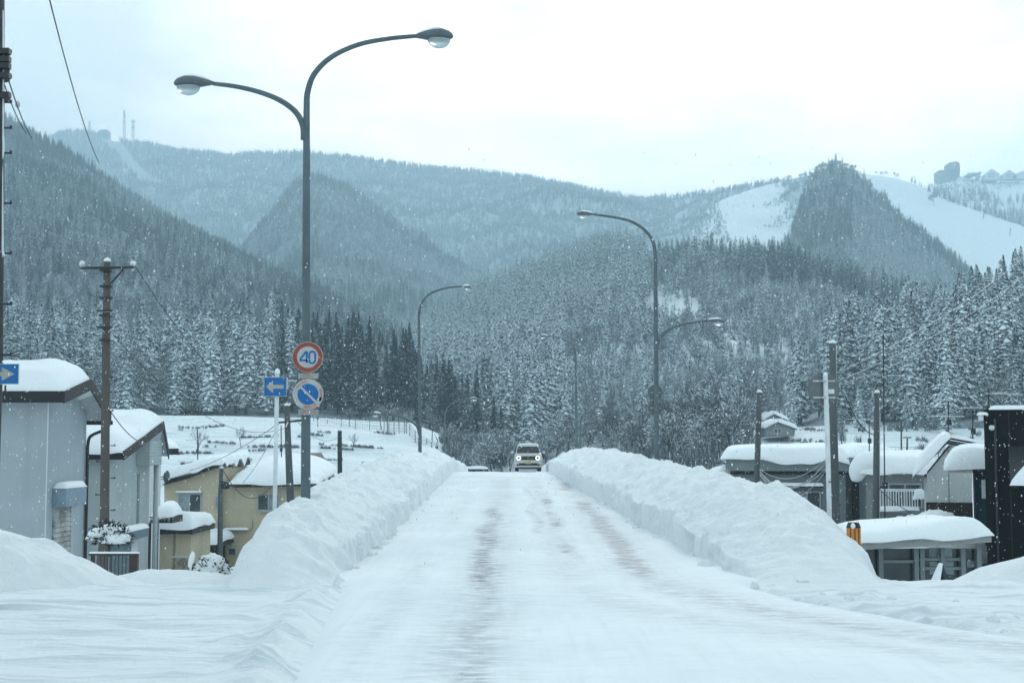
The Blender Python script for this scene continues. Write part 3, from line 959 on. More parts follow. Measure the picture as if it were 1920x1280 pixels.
ALLT['stand_right'] = H_['stand_right'].scatter(4.1, pick, 9)

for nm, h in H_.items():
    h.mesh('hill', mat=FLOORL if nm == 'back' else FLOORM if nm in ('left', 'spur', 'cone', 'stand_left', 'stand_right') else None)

# the nearest, largest conifers stand as trees of their own; the rest is forest
KIND_LABEL = {
 ('stand_left', 0): ('dark bare-sided cedar in the stand behind the terraced field, towards the road', 'dark cedars by the end of the terraced field'),
 ('stand_left', 1): ('snow-dusted cedar in the wood above the terraced field behind the yellow house', 'dusted cedars above the terraced field'),
 ('stand_left', 2): ('snow-laden cedar in the wood above the terraced field behind the yellow house', 'snow-laden cedars above the terraced field'),
 ('stand_left', 3): ('frosted leafless tree in the wood above the terraced field', 'frosted leafless trees above the terraced field'),
 ('stand_left', 4): ('brown leafless tree in the wood above the terraced field', 'brown leafless trees above the terraced field'),
 ('stand_right', 0): ('tall dark cedar rising above the snow-laden stand behind the black building', 'dark cedars behind the black building'),
 ('stand_right', 1): ('snow-dusted cedar in the steep stand behind the gabled house', 'dusted cedars behind the gabled house'),
 ('stand_right', 2): ('snow-laden cedar in the steep stand behind the gabled house', 'snow-laden cedars behind the gabled house'),
 ('stand_right', 3): ('frosted leafless tree among the cedars behind the gabled house', 'frosted leafless trees behind the gabled house'),
}
HGT = {0: 16, 1: 16, 2: 16, 3: 10, 4: 10}
cand = []
for nm in ('stand_left', 'stand_right'):
    for i, (p, k, s, r) in enumerate(ALLT[nm]):
        qx, qy = project(p); tx, ty = project(p + Vector((0, 0, HGT[k] * s)))
        if -25 < qx < 1945 and k < 3: cand.append((s * 16 / p.y, nm, i))
single = set()
for nm, cap in (('stand_left', 135), ('stand_right', 145)):
    c = sorted([q for q in cand if q[1] == nm], reverse=True)[:cap]
    single |= {(q[1], q[2]) for q in c}
first = {}
for (nm, i) in sorted(single):
    p, k, s, r = ALLT[nm][i]
    lab, grp = KIND_LABEL[nm, k]
    t = thing('cedar_tree', lab, 'tree', p, grp, r); t.scale = (s, s, s * random.uniform(.95, 1.12))
    var = i % 3
    for part, me in (('crown', PROTO[k, 0][var]), ('trunk', TRUNKS[i % 2])):
        if (part, me.name) in first: c = first[part, me.name].copy()
        else: c = bpy.data.objects.new(part, me); first[part, me.name] = c
        c.parent = t; COL.objects.link(c)

TRUNKED = {}
for nm, pts in ALLT.items():
    items = []
    for i, (p, k, s, r) in enumerate(pts):
        if (nm, i) in single: continue
        lod = 0 if p.y < 330 else (1 if p.y < 1250 else 2)
        if k >= 3 and p.y > 1000: lod = 2
        v = PROTO[k, lod]
        items.append((p, v[i % len(v)], r, s * (1.0 if k < 3 else 1.0)))
        if lod == 0 and k < 3: items.append((p, TRUNKS[i % 2], r, s))
    fo = forest('forest', items)
    fo['label'] = {'back': 'hazy forest covering the far ridge below the radio masts', 'slope_left': 'thin scrub scattered over the left ski slope', 'spur': 'dusky forest on the pointed spur at left centre', 'left': 'snow-dusted forest on the big slope at the left', 'centre': 'frosted mixed wood on the hill behind the van', 'cone': 'dark forest on the pointed hill between the ski slopes', 'piste': 'trees along the crest of the right ski slope', 'shoulder': 'pale woods below the hotel and lodges', 'stand_left': 'rear rows of the wood above the terraced field', 'stand_right': 'rear rows of the stand behind the black building'}[nm]
    fo['category'] = 'forest'
    print('FOREST', nm, len(items))
# ------------------------------------------------------------------ object materials
STEEL = mat_plain('lamp_steel', (0.085, 0.12, 0.135), 0.5, .1, var=.2, scale=2)
HEADM = mat_plain('lamp_shell', (0.10, 0.125, 0.14), .5, .2)
GALV = mat_plain('galvanised', (0.42, 0.45, 0.47), .5, .4)
WHITEP = mat_plain('white_post', (0.62, 0.66, 0.68), .5)
CONC = mat_wall('pole_concrete', (0.105, 0.092, 0.085), .2, .5)
CONCG = mat_wall('pole_concrete_grey', (0.10, 0.115, 0.12), .2, .4)
DKPOLE = mat_plain('dark_pole', (0.035, 0.042, 0.046), .8, var=.3)
IRON = mat_plain('black_iron', (0.025, 0.028, 0.03), .6)
WIREM = mat_plain('wire', (0.03, 0.033, 0.036), .7)
SIGNB = mat_plain('sign_blue', (0.002, 0.115, 0.34), .45, var=.08)
SIGNR = mat_plain('sign_red', (0.27, 0.055, 0.035), .5, var=.15)
SIGNW = mat_plain('sign_white', (0.42, 0.42, 0.42), .5, var=.08)
ARROW = mat_plain('sign_arrow', (0.33, 0.33, 0.30), .5, var=.15)
PINK = mat_plain('sign_faded_red', (0.40, 0.24, 0.21), .55, var=.2)
BACKM = mat_plain('sign_back', (0.125, 0.145, 0.155), .55, .2, var=.12)
def mat_glass(name, tint=(.75, .82, .85), rough=.08):
    m, nt, b = new_mat(name)
    b.inputs['Base Color'].default_value = (*tint, 1)
    b.inputs['Transmission Weight'].default_value = .55
    b.inputs['Roughness'].default_value = rough
    b.inputs['IOR'].default_value = 1.2
    return m
BOWL = mat_glass('lamp_bowl', (.62, .70, .73), .25)
def mat_window(name, col=(.03, .045, .05)):
    m, nt, b = new_mat(name)
    n = tex_noise(nt, 1.6, 3)
    c = ramp(nt, n, [(.35, tuple(v * .7 for v in col)), (.65, tuple(v * 1.5 for v in col))])
    nt.links.new(c, b.inputs['Base Color'])
    b.inputs['Roughness'].default_value = .12
    b.inputs['Specular IOR Level'].default_value = .6
    return m
PANE = mat_window('window_pane')
PANEC = mat_window('curtained_pane', (.20, .25, .27))

# ------------------------------------------------------------------ street lamps
def lamp_head(axis_pts, scale, parent, arm=None):
    """flattened teardrop shell with a glass bowl below; axis from arm end to nose"""
    a, c = map(Vector, axis_pts)
    d = (c - a); L = d.length; d = d.normalized()
    side = d.cross(Vector((0, 0, 1))).normalized(); up = side.cross(d).normalized()
    prof = [(0, .035, .035), (.10, .06, .055), (.3, .12, .10), (.5, .16, .13), (.72, .165, .135), (.88, .12, .10), (.97, .05, .06), (1.0, .008, .02)]
    b = MB(); rings = []
    for t, w, h in prof:
        ring = []
        for j in range(16):
            th = 2 * math.pi * j / 16
            y, z = math.cos(th), math.sin(th)
            zz = z * h if z > 0 else z * h * .45
            ring.append(a + d * (t * L) + side * (y * w * scale) + up * ((zz - .01) * scale + .02 * t))
        rings.append(ring)
    b.loft(rings)
    head = b.build('lamp_head', HEADM, parent, smooth=True)
    b = MB(); rings = []
    n = 7
    for i in range(n + 1):
        ph = i / n * math.pi / 2
        rr, zz = math.cos(ph), -math.sin(ph)
        rings.append([a + d * (L * (.64 + .29 * rr * math.cos(2 * math.pi * j / 16))) + side * (.15 * scale * rr * math.sin(2 * math.pi * j / 16)) + up * ((-.045 + zz * .15) * scale) for j in range(16)])
    b.loft(rings)
    b.build('glass_bowl', BOWL, head, smooth=True)
    b = MB()
    b.tube([a + d * (L * t) + up * h * scale for t, h in ((.1, .05), (.3, .085), (.6, .115), (.85, .09))], [.02, .05, .07, .03], 8)
    b.build('snow_cap', SNOW, head, smooth=True)
    return head

def street_lamp(label, D, pole, arms, r0, r1, basez=None, group='street lamps along the bridge road', hs=1.0, collar=True):
    pts = [P(x, y, D) for x, y in pole]
    bz = gz(pts[0].x, D) if basez is None else basez
    base = Vector((pts[0].x, D, bz))
    t = thing('street_lamp', label, 'street lamp', base, group)
    b = MB()
    k = len(pole)
    full = [base] + spline(pts, 3)
    n = len(full)
    b.tube(full, [r0 + (r1 - r0) * i / (n - 1) for i in range(n)], 14)
    pl = b.build('pole', STEEL, t, smooth=True)
    b = MB(); b.tube([base + Vector((0, 0, .0)), base + Vector((0, 0, .9)), base + Vector((0, 0, 1.0))], [r0 * 1.35, r0 * 1.3, r0 * 1.02], 14)
    b.build('base_sleeve', STEEL, t, smooth=True)
    for arm, head in arms:
        ap = spline([P(x, y, D) for x, y in arm], 7)
        b = MB(); b.tube(ap, [r1 + (r1 * .62 - r1) * i / (len(ap) - 1) for i in range(len(ap))], 12)
        b.build('arm', STEEL, t, smooth=True)
        lamp_head((P(*head[0], D), P(*head[1], D)), hs, t)
    return t

street_lamp('tall double-armed street lamp carrying the round 40 sign, nearest of the lamps', 28,
    [(573, 926), (574, 640), (574.5, 400), (575, 240)],
    [([(575, 246), (575, 205), (577, 172), (590, 138), (622, 107), (672, 84), (728, 73), (778, 68)], ((776, 68), (850, 70))),
     ([(570, 262), (568, 236), (555, 211), (528, 190), (490, 174), (445, 163), (400, 157)], ((402, 156), (326, 158)))],
    .098, .068, hs=1.2, basez=-.9)
street_lamp('double-armed street lamp with two round sign backs, standing over the grey-building snow bank', 50,
    [(1231.5, 868), (1231, 760), (1230, 620), (1229, 500)],
    [([(1229, 502), (1228, 470), (1222, 448), (1205, 428), (1180, 414), (1150, 407), (1114, 402)], ((1116, 402), (1081, 402))),
     ([(1232, 655), (1235, 640), (1247, 623), (1268, 611), (1295, 605), (1326, 601)], ((1324, 601), (1359, 604)))],
    .10, .07, hs=.8, basez=.3)
street_lamp('double-armed street lamp on the crest of the left bank, low arm over the field', 62,
    [(787.5, 850), (787, 760), (786, 680), (785.5, 606)],
    [([(785.5, 608), (786, 585), (792, 566), (806, 551), (828, 542), (850, 538), (866, 537)], ((865, 537), (884, 540))),
     ([(786, 812), (782, 799), (770, 789), (752, 781), (734, 777), (714, 776)], ((716, 776), (698, 777)))],
    .085, .062, hs=.62, basez=.3)
street_lamp('distant street lamp behind the van, its tall arm curving left against the snowy wood', 95,
    [(1081, 850), (1080.5, 780), (1080, 720), (1079.5, 672)],
    [([(1079.5, 674), (1078, 655), (1070, 643), (1055, 635), (1040, 631), (1028, 630)], ((1029, 630), (1012, 631)))],
    .105, .075, hs=.85, basez=.0)
street_lamp('small distant lamp with one arm curving right just behind the taller distant lamp', 120,
    [(1087.5, 850), (1087.5, 820), (1088, 796)],
    [([(1088, 797), (1089, 784), (1096, 776), (1106, 772), (1116, 771)], ((1115, 771), (1128, 772)))],
    .09, .07, hs=.8, basez=-1.0)
street_lamp('distant slim lamp beyond the left bank, its lone head glowing pale against the dark cedars', 120,
    [(833, 862), (833, 820), (834, 785)],
    [([(834, 787), (836, 771), (845, 758), (860, 751), (880, 747)], ((879, 747), (896, 748)))],
    .085, .065, hs=1.0, basez=-1.2)
street_lamp('small hooked lamp on the lower road left of the grey flat-roofed building', 110,
    [(1370, 862), (1370, 835), (1371, 824)],
    [([(1371, 825), (1373, 815), (1380, 810), (1388, 808)], ((1387, 808), (1398, 809)))],
    .07, .05, hs=.7, basez=-3)

# ------------------------------------------------------------------ signs
def stroke(b, pts, w, y, nfun, mi=0, th=.003, closed=False):
    """a thick painted line through 2-D points, lying on the sign face; nfun maps (u, v) to the world"""
    pts = [Vector((p[0], p[1])) for p in pts]
    n = len(pts)
    L, Rr = [], []
    for i in range(n):
        p0 = pts[(i - 1) % n] if (closed or i) else pts[i]; p1 = pts[(i + 1) % n] if (closed or i < n - 1) else pts[i]
        d = (p1 - p0).normalized(); nn = Vector((-d.y, d.x)) * w / 2
        L.append(pts[i] + nn); Rr.append(pts[i] - nn)
    m = n if closed else n - 1
    for i in range(m):
        j = (i + 1) % n
        b.ext([nfun(*L[i]), nfun(*L[j]), nfun(*Rr[j]), nfun(*Rr[i])], (0, -th, 0), mi)

def clamp_bracket(b, cx, cy, z, w, r):
    b.box((cx - w, cy - r - .03, z - .02), (cx + w, cy - r, z + .02))
    b.tube([(cx, cy, z - .02), (cx, cy, z + .02)], r + .012, 12)

def round_sign(name, label, px, py, D, rpx, faces, group, poleD):
    c = P(px, py, D); r = rpx * D / F
    t = thing(name, label, 'road sign', c, group)
    f = lambda u, v: Vector((c.x + u * r, c.y - .004, c.z + v * r))
    b = MB(); b.disc((c.x, c.y + .012, c.z), r, (0, -1, 0), .014)
    b.build('plate', BACKM if faces == 'back' else SIGNW, t)
    return t, c, r, f

t, c, r, f = round_sign('speed_sign', 'round white sign with a red ring and blue 40 on the near lamp pole', 577, 669.5, 27.85, 29, 'front', 'round signs on the near lamp pole', 28)
b = MB(); b.disc((c.x, c.y - .003, c.z), r * .965, (0, -1, 0), .003, r_in=r * .70); b.build('red_ring', SIGNR, t)
b = MB()
stroke(b, [(-.06, -.40), (-.06, .36), (-.11, .36), (-.48, -.12), (-.50, -.20), (.02, -.20)], .125, 0, f)
ov = [(.29 + .20 * math.copysign(abs(math.cos(a)) ** .75, math.cos(a)), -.01 + .37 * math.copysign(abs(math.sin(a)) ** .62, math.sin(a))) for a in [2 * math.pi * i / 28 for i in range(28)]]
stroke(b, ov, .125, 0, f, closed=True)
b.build('numerals', SIGNB, t)
b = MB(); clamp_bracket(b, c.x, 28, c.z + .1, .14, .085); clamp_bracket(b, c.x, 28, c.z - .1, .14, .085); b.build('bracket', GALV, t)

t, c, r, f = round_sign('no_parking_sign', 'round blue sign with a slanted white bar and faded ring below the 40 sign', 577.5, 739, 27.85, 29, 'front', 'round signs on the near lamp pole', 28)
b = MB(); b.disc((c.x, c.y - .003, c.z), r * .68, (0, -1, 0), .003); b.build('blue_disc', SIGNB, t)
b = MB(); b.ext([f(-.56, .46), (f(-.46, .56)), f(.58, -.46), f(.48, -.56)], (0, -.006, 0)); b.build('slanted_bar', SIGNW, t)
b = MB()
def arc(a0, a1, rr, w):
    stroke(b, [(rr * math.cos(R(a)), rr * math.sin(R(a))) for a in np.linspace(a0, a1, 14)], w, 0, f)
arc(-110, -50, .83, .20); arc(-30, 25, .86, .14); arc(100, 150, .84, .1)
b.build('faded_ring', PINK, t)
b = MB(); arc(-30, -12, .86, .13); b.build('red_remnant', SIGNR, t)
b = MB(); clamp_bracket(b, c.x, 28, c.z + .1, .14, .085); clamp_bracket(b, c.x, 28, c.z - .1, .14, .085); b.build('bracket', GALV, t)

for py, lab in ((704.5, 'small weathered grey plate fixed between the two round signs'), (772.5, 'small weathered plate with a red line just below the no-parking sign')):
    c = P(578, py, 27.87); w, h = .20, .055
    t = thing('supplementary_plate', lab, 'sign plate', c)
    b = MB(); b.box((c.x - w, c.y, c.z - h), (c.x + w, c.y + .008, c.z + h)); b.build('plate', mat_plain('weathered_plate', (0.30, 0.30, 0.30), .6, var=.2), t, bevel=.004)
    b = MB(); b.box((c.x - w * .65, c.y - .003, c.z - h * .3), (c.x + w * .6, c.y - .0005, c.z + h * .25)); b.build('faded_lettering', PINK, t)
    b = MB(); clamp_bracket(b, c.x, 28, c.z, .1, .08); b.build('bracket', GALV, t)

def arrow_sign(t, c, w, h, direction, y):
    b = MB(); b.box((c.x - w, y, c.z - h), (c.x + w, y + .012, c.z + h)); b.build('board', SIGNW, t, bevel=.006)
    b = MB(); b.box((c.x - w * .955, y - .003, c.z - h * .945), (c.x + w * .955, y - .0005, c.z + h * .945)); b.build('blue_face', SIGNB, t)
    s = direction; b = MB()
    b.ext([(c.x + s * w * .80, y - .0035, c.z), (c.x + s * w * .18, y - .0035, c.z + h * .66), (c.x + s * w * .18, y - .0035, c.z - h * .66)], (0, -.003, 0))
    b.box((c.x - w * .74 if s > 0 else c.x - w * .18, y - .0065, c.z - h * .20), (c.x + w * .18 if s > 0 else c.x + w * .74, y - .0035, c.z + h * .20))
    b.build('arrow', ARROW, t)

c = P(517, 725, 26.5); base = P(514, 977, 26.5)
t = thing('one_way_sign', 'blue sign with a pale arrow pointing left on its own white post', 'road sign', base, 'blue one-way arrow signs')
b = MB(); b.tube([base - Vector((0, 0, .7)), P(520, 701, 26.5)], .040, 12); b.build('post', WHITEP, t, smooth=True)
b = MB(); p = P(520, 699, 26.5); b.loft([[(p.x + .05 * math.cos(a) * k, p.y + .05 * math.sin(a) * k, p.z + z) for a in [6.283 * j / 10 for j in range(10)]] for k, z in ((.8, -.02), (1.05, .02), (.8, .06), (.2, .085))]); b.build('snow_cap', SNOW, t, smooth=True)
arrow_sign(t, c, .212, .182, -1, 26.44)
b = MB(); b.box((c.x + .212, 26.44, c.z - .05), (c.x + .235, 26.47, c.z + .17)); b.box((c.x + .215, 26.46, c.z + .1), (c.x + .40, 26.49, c.z + .13)); b.build('side_bracket', GALV, t)

# round sign seen from behind, on its own post
base = P(1556, 977, 26.7)
t = thing('round_sign', 'large round sign seen from its grey back on a white post in the bank', 'road sign', base)
b = MB(); b.tube([base - Vector((0, 0, .6)), P(1552, 840, 26.7), P(1547.5, 703, 26.7)], .046, 12); b.build('post', WHITEP, t, smooth=True)
c = P(1544, 729, 26.76)
b = MB(); b.disc((c.x, 26.76, c.z), .30, (0, -1, 0), .012, 40); b.build('plate', BACKM, t)
b = MB()
for dz in (.15, -.16):
    b.box((c.x - .20, 26.735, c.z + dz - .016), (c.x + .22, 26.765, c.z + dz + .016)); b.tube([(P(1546, 729, 26.7).x, 26.7, c.z + dz - .02), (P(1546, 729, 26.7).x, 26.7, c.z + dz + .02)], .053, 12)
b.build('bracket', GALV, t)
b = MB(); b.box((c.x + .06, 26.742, c.z - .09), (c.x + .20, 26.747, c.z - .005)); b.build('sticker', WHITEP, t)
b = MB(); b.tube([P(1547.6, 706, 26.7), P(1547.4, 698, 26.7)], [.05, .03], 10); b.build('snow_cap', SNOW, t, smooth=True)
b = MB(); q = P(1555, 904, 26.7); b.tube([q, q + Vector((0, 0, .02))], .05, 12); b.build('black_band', IRON, t)

for py, lab in ((735, 'upper round sign back on the lamp pole over the right bank'), (764, 'lower round sign back on the lamp pole over the right bank')):
    c = P(1228, py, 50.15)
    t = thing('round_sign', lab, 'road sign', c, 'round sign backs on the bridge lamp')
    b = MB(); b.disc((c.x, 50.15, c.z), .255, (0, -1, 0), .012); b.build('plate', BACKM, t)
    b = MB(); b.box((c.x - .16, 50.12, c.z - .03), (c.x + .2, 50.14, c.z)); b.build('bracket', GALV, t)

# ------------------------------------------------------------------ utility poles
def upole(label, D, pts, r0, r1, mat, bolts=(), cross=(), extra=None, group='utility poles among the houses', cap=True, base=None, conduit=None):
    ps = [P(x, y, D) for x, y in pts]
    bz = base if base is not None else min(gz(ps[0].x, D), ps[0].z) - .2
    d = (ps[0] - ps[1]); foot = ps[0] + d * ((ps[0].z - bz) / max(.01, -d.z) if d.z < 0 else 0)
    foot = Vector((ps[0].x, D, bz))
    t = thing('utility_pole', label, 'utility pole', foot, group)
    b = MB(); full = [foot] + ps
    b.tube(full, [r0 + (r1 - r0) * i / (len(full) - 1) for i in range(len(full))], 12)
    b.build('pole', mat, t, smooth=True)
    if cap:
        b = MB(); p = ps[-1]; b.loft([[(p.x + r1 * k * math.cos(a), p.y + r1 * k * math.sin(a), p.z + z) for a in [6.283 * j / 10 for j in range(10)]] for k, z in ((1.05, -.01), (1.1, .03), (.7, .07), (.1, .09))]); b.build('snow_cap', SNOW, t, smooth=True)
    for (x, y, s) in bolts:
        p = P(x, y, D); b = MB(); b.tube([p, p + Vector((s, 0, 0))], .013, 6); b.tube([p + Vector((s, 0, -.015)), p + Vector((s, 0, .03))], .016, 6); b.build('step_bolt', IRON, t)
    for (x0, y0, x1, y1, th) in cross:
        a, c = P(x0, y0, D - r1), P(x1, y1, D - r1); b = MB()
        b.hexa([a + Vector((0, -th, -th)), c + Vector((0, -th, -th)), c + Vector((0, th, -th)), a + Vector((0, th, -th)), a + Vector((0, -th, th)), c + Vector((0, -th, th)), c + Vector((0, th, th)), a + Vector((0, th, th))])
        b.build('crossarm', DKPOLE, t)
    if conduit:
        b = MB(); b.tube([P(x, y, D - .02) for x, y in conduit], .02, 8); b.build('conduit', WHITEP, t, smooth=True)
    if extra: extra(t, D)
    return t

def ex197(t, D):
    for x, s in ((154, 1), (249, -1)):
        b = MB(); p = P(x, 497, D); b.tube([P(x, 508, D), P(x, 492, D)], .035, 8); b.loft([[(p.x + .07 * k * math.cos(a), p.y + .07 * k * math.sin(a), p.z + z) for a in [6.283 * j / 8 for j in range(8)]] for k, z in ((.5, -.03), (1, .0), (1, .05), (.5, .10))]); b.build('insulator', WHITEP, t, smooth=True)
    b = MB(); b.tube([P(232, 504, D), P(206, 534, D)], .02, 6); b.build('brace', IRON, t)
    for y in (510, 539, 561, 585, 594, 616, 640):
        b = MB(); q = P(200.5 - (y - 500) * .012, y, D); w = .17 if y in (561, 585, 616) else .13
        b.tube([q, q + Vector((0, 0, .05))], .125, 12); b.box((q.x - w, D - .14, q.z), (q.x + w, D - .08, q.z + .045)); b.build('clamp_band', IRON, t)
    for y, w in ((584, 15), (614, 14)):
        b = MB(); b.tube([P(199 - w, y, D - .1), P(199 + w, y, D - .1)], .016, 6); b.tube([P(199 - w + 3, y, D - .1), P(196, y + 9, D - .1)], .012, 6); b.tube([P(199 + w - 3, y, D - .1), P(203, y + 9, D - .1)], .012, 6); b.build('bracket_arm', GALV, t)
upole('brown concrete utility pole with a single crossarm in front of the two pale houses', 33,
    [(193, 1050), (196, 985), (198, 740), (199.5, 600), (201, 490)], .132, .078, CONC,
    bolts=[(203, 708, .1), (207, 835, .1), (207, 896, .1), (190, 865, -.1), (207, 956, .1), (188, 927, -.1), (188, 987, -.1), (205, 770, .08)],
    cross=[(152, 503, 251, 501, .03)], extra=ex197, base=-1.2)
def exleft(t, D):
    for y in (105, 120, 132, 150, 186):
        b = MB(); q = P(-4, y, D); b.tube([q, q + Vector((0, 0, .05))], .15, 12); b.box((q.x - .05, D - .2, q.z - .02), (q.x + .21, D - .1, q.z + .05)); b.build('clamp_band', IRON, t)
upole('tall dark utility pole with step bolts and a white conduit at the very left edge', 18,
    [(-24, 1240), (-20, 900), (-12, 680), (-8.5, 300), (-7, -60)], .135, .105, DKPOLE,
    bolts=[(5, y, .105) for y in (98, 145, 192, 240, 287, 381, 475, 570, 665)], extra=exleft, base=-.2, cap=False,
    conduit=[(4, 20), (5, 110), (4.5, 240), (6, 280), (3, 300), (4, 470), (7, 480)])
c = P(1, 701.5, 17.8)
t = thing('one_way_sign', 'blue sign with a pale arrow pointing right, clamped to the tall dark pole', 'road sign', c, 'blue one-way arrow signs')
arrow_sign(t, c, .26, .128, 1, 17.72)
b = MB(); b.tube([P(10, 722, 17.75), P(10, 735, 17.75)], .012, 6); b.box((P(6, 733, 17.75).x, 17.72, P(6, 733, 17.75).z - .02), (P(13, 733, 17.75).x, 17.76, P(6, 733, 17.75).z)); b.build('bracket', IRON, t)

def ex545(t, D):
    b = MB(); b.tube([P(540, 790, D - .15), P(536, 800, D - .15)], .03, 6); b.build('insulator', WHITEP, t)
upole('leaning grey utility pole with a short crossarm between the one-way sign and the near lamp', 52,
    [(545, 945), (541, 850), (538, 760)], .165, .10, CONCG, cross=[(522, 792, 566, 788, .035)], extra=ex545)
upole('plain dark utility pole standing over the left snow bank against the terraced field', 66,
    [(637.5, 900), (637, 850), (637, 807)], .12, .10, DKPOLE)
def ex413(t, D):
    b = MB(); p = P(419, 908, D - .2); b.box((p.x - .1, p.y - .05, p.z - .2), (p.x + .22, p.y + .1, p.z + .05)); b.tube([P(414, 902, D - .2), P(428, 906, D - .2), P(429, 915, D - .2)], .04, 8); b.build('bracket', IRON, t)
upole('grey utility pole against the wall of the yellow house', 64,
    [(412.5, 1060), (413, 930), (415.5, 877)], .145, .09, CONCG, extra=ex413, base=-5)
upole('dark utility pole in front of the left end of the grey flat-roofed building', 50,
    [(1419, 905), (1422, 800), (1424, 735)], .12, .085, CONCG, bolts=[(1425, 752, .12), (1425, 770, .1), (1420, 764, -.1)])
upole('thick dark utility pole rising behind the large round sign back', 42,
    [(1566, 965), (1563, 800), (1561, 643)], .15, .10, CONCG, bolts=[(1567, 900, .14), (1566, 946, .14), (1558, 668, -.1), (1566, 668, .1)],
    conduit=[(1571, 950), (1568, 800), (1567.5, 655), (1566, 643)])
upole('smooth grey utility pole with a pale conduit before the balcony, left of the gabled house', 44,
    [(1642, 990), (1643, 860), (1644.5, 736)], .115, .085, CONCG, conduit=[(1648.5, 980), (1649, 800), (1649.5, 784), (1648, 738)])
upole('short broken-topped dark pole just beyond the crest of the left bank', 90, [(820, 862), (819, 845), (818.5, 836)], .12, .09, DKPOLE, cap=False)
upole('short dark post pole on the terraced field behind the bank', 78, [(681, 890), (681, 866)], .10, .09, DKPOLE)
for px, yt, yb, D, lab in ((1690, 785, 838, 150, 'slender pole with a crosspiece in the snowy field left of the gabled house'), (1701, 818, 838, 150, 'low double-barred post in the snowy field behind the gabled house')):
    upole(lab, D, [(px, yb), (px, yt)], .10, .08, DKPOLE, cross=[(px - 8, yt + 2, px + 8, yt + 2, .06)], group='posts in the far snowy field')

# ------------------------------------------------------------------ overhead lines
def wire(label, a, c, sag, r=.011, name='power_line', n=18, cat='cable', group=None, mat=None):
    a, c = Vector(a), Vector(c)
    pts = [a.lerp(c, i / n) - Vector((0, 0, sag * 4 * (i / n) * (1 - i / n))) for i in range(n + 1)]
    b = MB(); b.tube(pts, r, 5)
    return setp(b.build(name, mat or WIREM, origin=a, smooth=True), label, cat, group)
wire('long thin overhead cable crossing the sky at the upper left', P(88, -20, 20), P(186, 306, 42), .25, .011)
wire('short cable with a splice bulb running off the tall dark pole', P(6, 118, 18), P(60, 260, 30), .1, .010)
wire('lower short cable running off the tall dark pole', P(5, 150, 18), P(50, 250, 30), .08, .009)
b = MB(); p = P(33, 196, 23.5); b.loft([[(p.x + r_ * math.cos(a), p.y + r_ * math.sin(a), p.z + z) for a in [6.283 * j / 8 for j in range(8)]] for r_, z in ((.01, -.06), (.04, -.03), (.045, .02), (.01, .06))])
setp(b.build('cable_splice', GALV, origin=p, smooth=True), 'small splice bulb on the short cable near the tall dark pole', 'cable fitting')
wire('service cable from the brown pole down to the second pale house', P(207, 770, 33), P(271, 831, 44.5), .15, .012)
wire('drooping cable from the pole to the right block of the yellow house', P(418, 880, 64), P(507, 912, 71.6), .9, .018)
for k, (y0, x1, y1) in enumerate(((700, 1935, 470), (716, 1935, 505), (724, 1935, 540))):
    wire('long snowy overhead line climbing right from the thick dark pole', P(1567, y0, 42), P(x1, y1, 60), .35, .011, group='overhead lines rising to the right', mat=GALV)
wire('thick slack cable from the round sign back to the smooth grey pole', P(1585, 742, 43), P(1641, 815, 44), .28, .016)
for k, (y0, y1, s) in enumerate(((878, 866, .55), (884, 870, .75), (886, 880, 1.0), (880, 862, .9), (890, 884, .6))):
    wire('slack snow-dusted cable looped between the two poles before the grey building', P(1423, y0, 50), P(1560, y1 - 18, 43), s, .010, group='slack cables before the grey building', mat=GALV)
wire('upper cable strung from the crossarm of the brown pole toward the leaning pole', P(249, 492, 33), P(566, 786, 52), 1.0, .010)
wire('lower cable strung from the brown pole toward the leaning pole', P(203, 616, 33), P(540, 800, 52), 1.0, .009)
wire('cable from the leaning pole to the plain dark pole by the bank', P(560, 792, 52), P(637, 818, 66), .4, .010)
wire('thin line over the terraced field to the leaning pole', P(310, 890, 80), P(520, 795, 52), .4, .012)
wire('guy line dropping from the leaning pole to the yellow roof', P(523, 795, 52), P(455, 905, 64), .2, .010)
wire('slack cable low in front of the concrete balcony house', P(1648, 915, 44), P(1790, 968, 38), .35, .012)
wire('thin line across the valley beside the lamp over the right bank', P(1238, 857, 60), P(1372, 868, 62), .05, .012)

# ------------------------------------------------------------------ television aerials
def aerial(label, D, mast, booms, r=.022, base=None):
    p0, p1 = P(*mast[0], D), P(*mast[1], D)
    if base is not None: p0 = Vector((p0.x, D, base))
    t = thing('tv_aerial', label, 'aerial', p0, 'television aerials')
    b = MB(); b.tube([p0, p1], r, 8); b.build('mast', DKPOLE, t, smooth=True)
    for (x0, y0, x1, y1, ne, le) in booms:
        a, c = P(x0, y0, D - .04), P(x1, y1, D - .04); b = MB(); b.tube([a, c], r * .75, 6)
        for i in range(ne):
            q = a.lerp(c, (i + .5) / ne); b.tube([q - Vector((0, le, 0)), q + Vector((0, le, 0))], r * .45, 5)
        b.build('yagi', GALV, t)
    q = p0.lerp(p1, .45); b = MB(); b.box((q.x - .07, D - .08, q.z - .1), (q.x + .07, D - .02, q.z + .1)); b.build('booster_box', DKPOLE, t)
    return t
aerial('tall thin aerial mast with a high crossbar right of the large round sign', 44.3, [(1655, 840), (1656, 626)], [(1627, 626, 1680, 625, 12, .3)], .02, base=-3)
aerial('aerial standing on the ridge of the gabled house', 46.5, [(1779, 823), (1778, 752)], [(1752, 749.5, 1794, 749.5, 14, .3), (1748, 780, 1806, 781, 10, .3)])
aerial('aerial between the gabled house and the black building', 45.5, [(1824, 842), (1824, 768)], [(1797, 765, 1838, 764, 14, .3)])
aerial('aerial with two booms above the roof of the black building', 40, [(1853, 800), (1854, 728)], [(1852, 738, 1884, 735.5, 10, .2), (1855, 738, 1903, 739, 14, .3)])
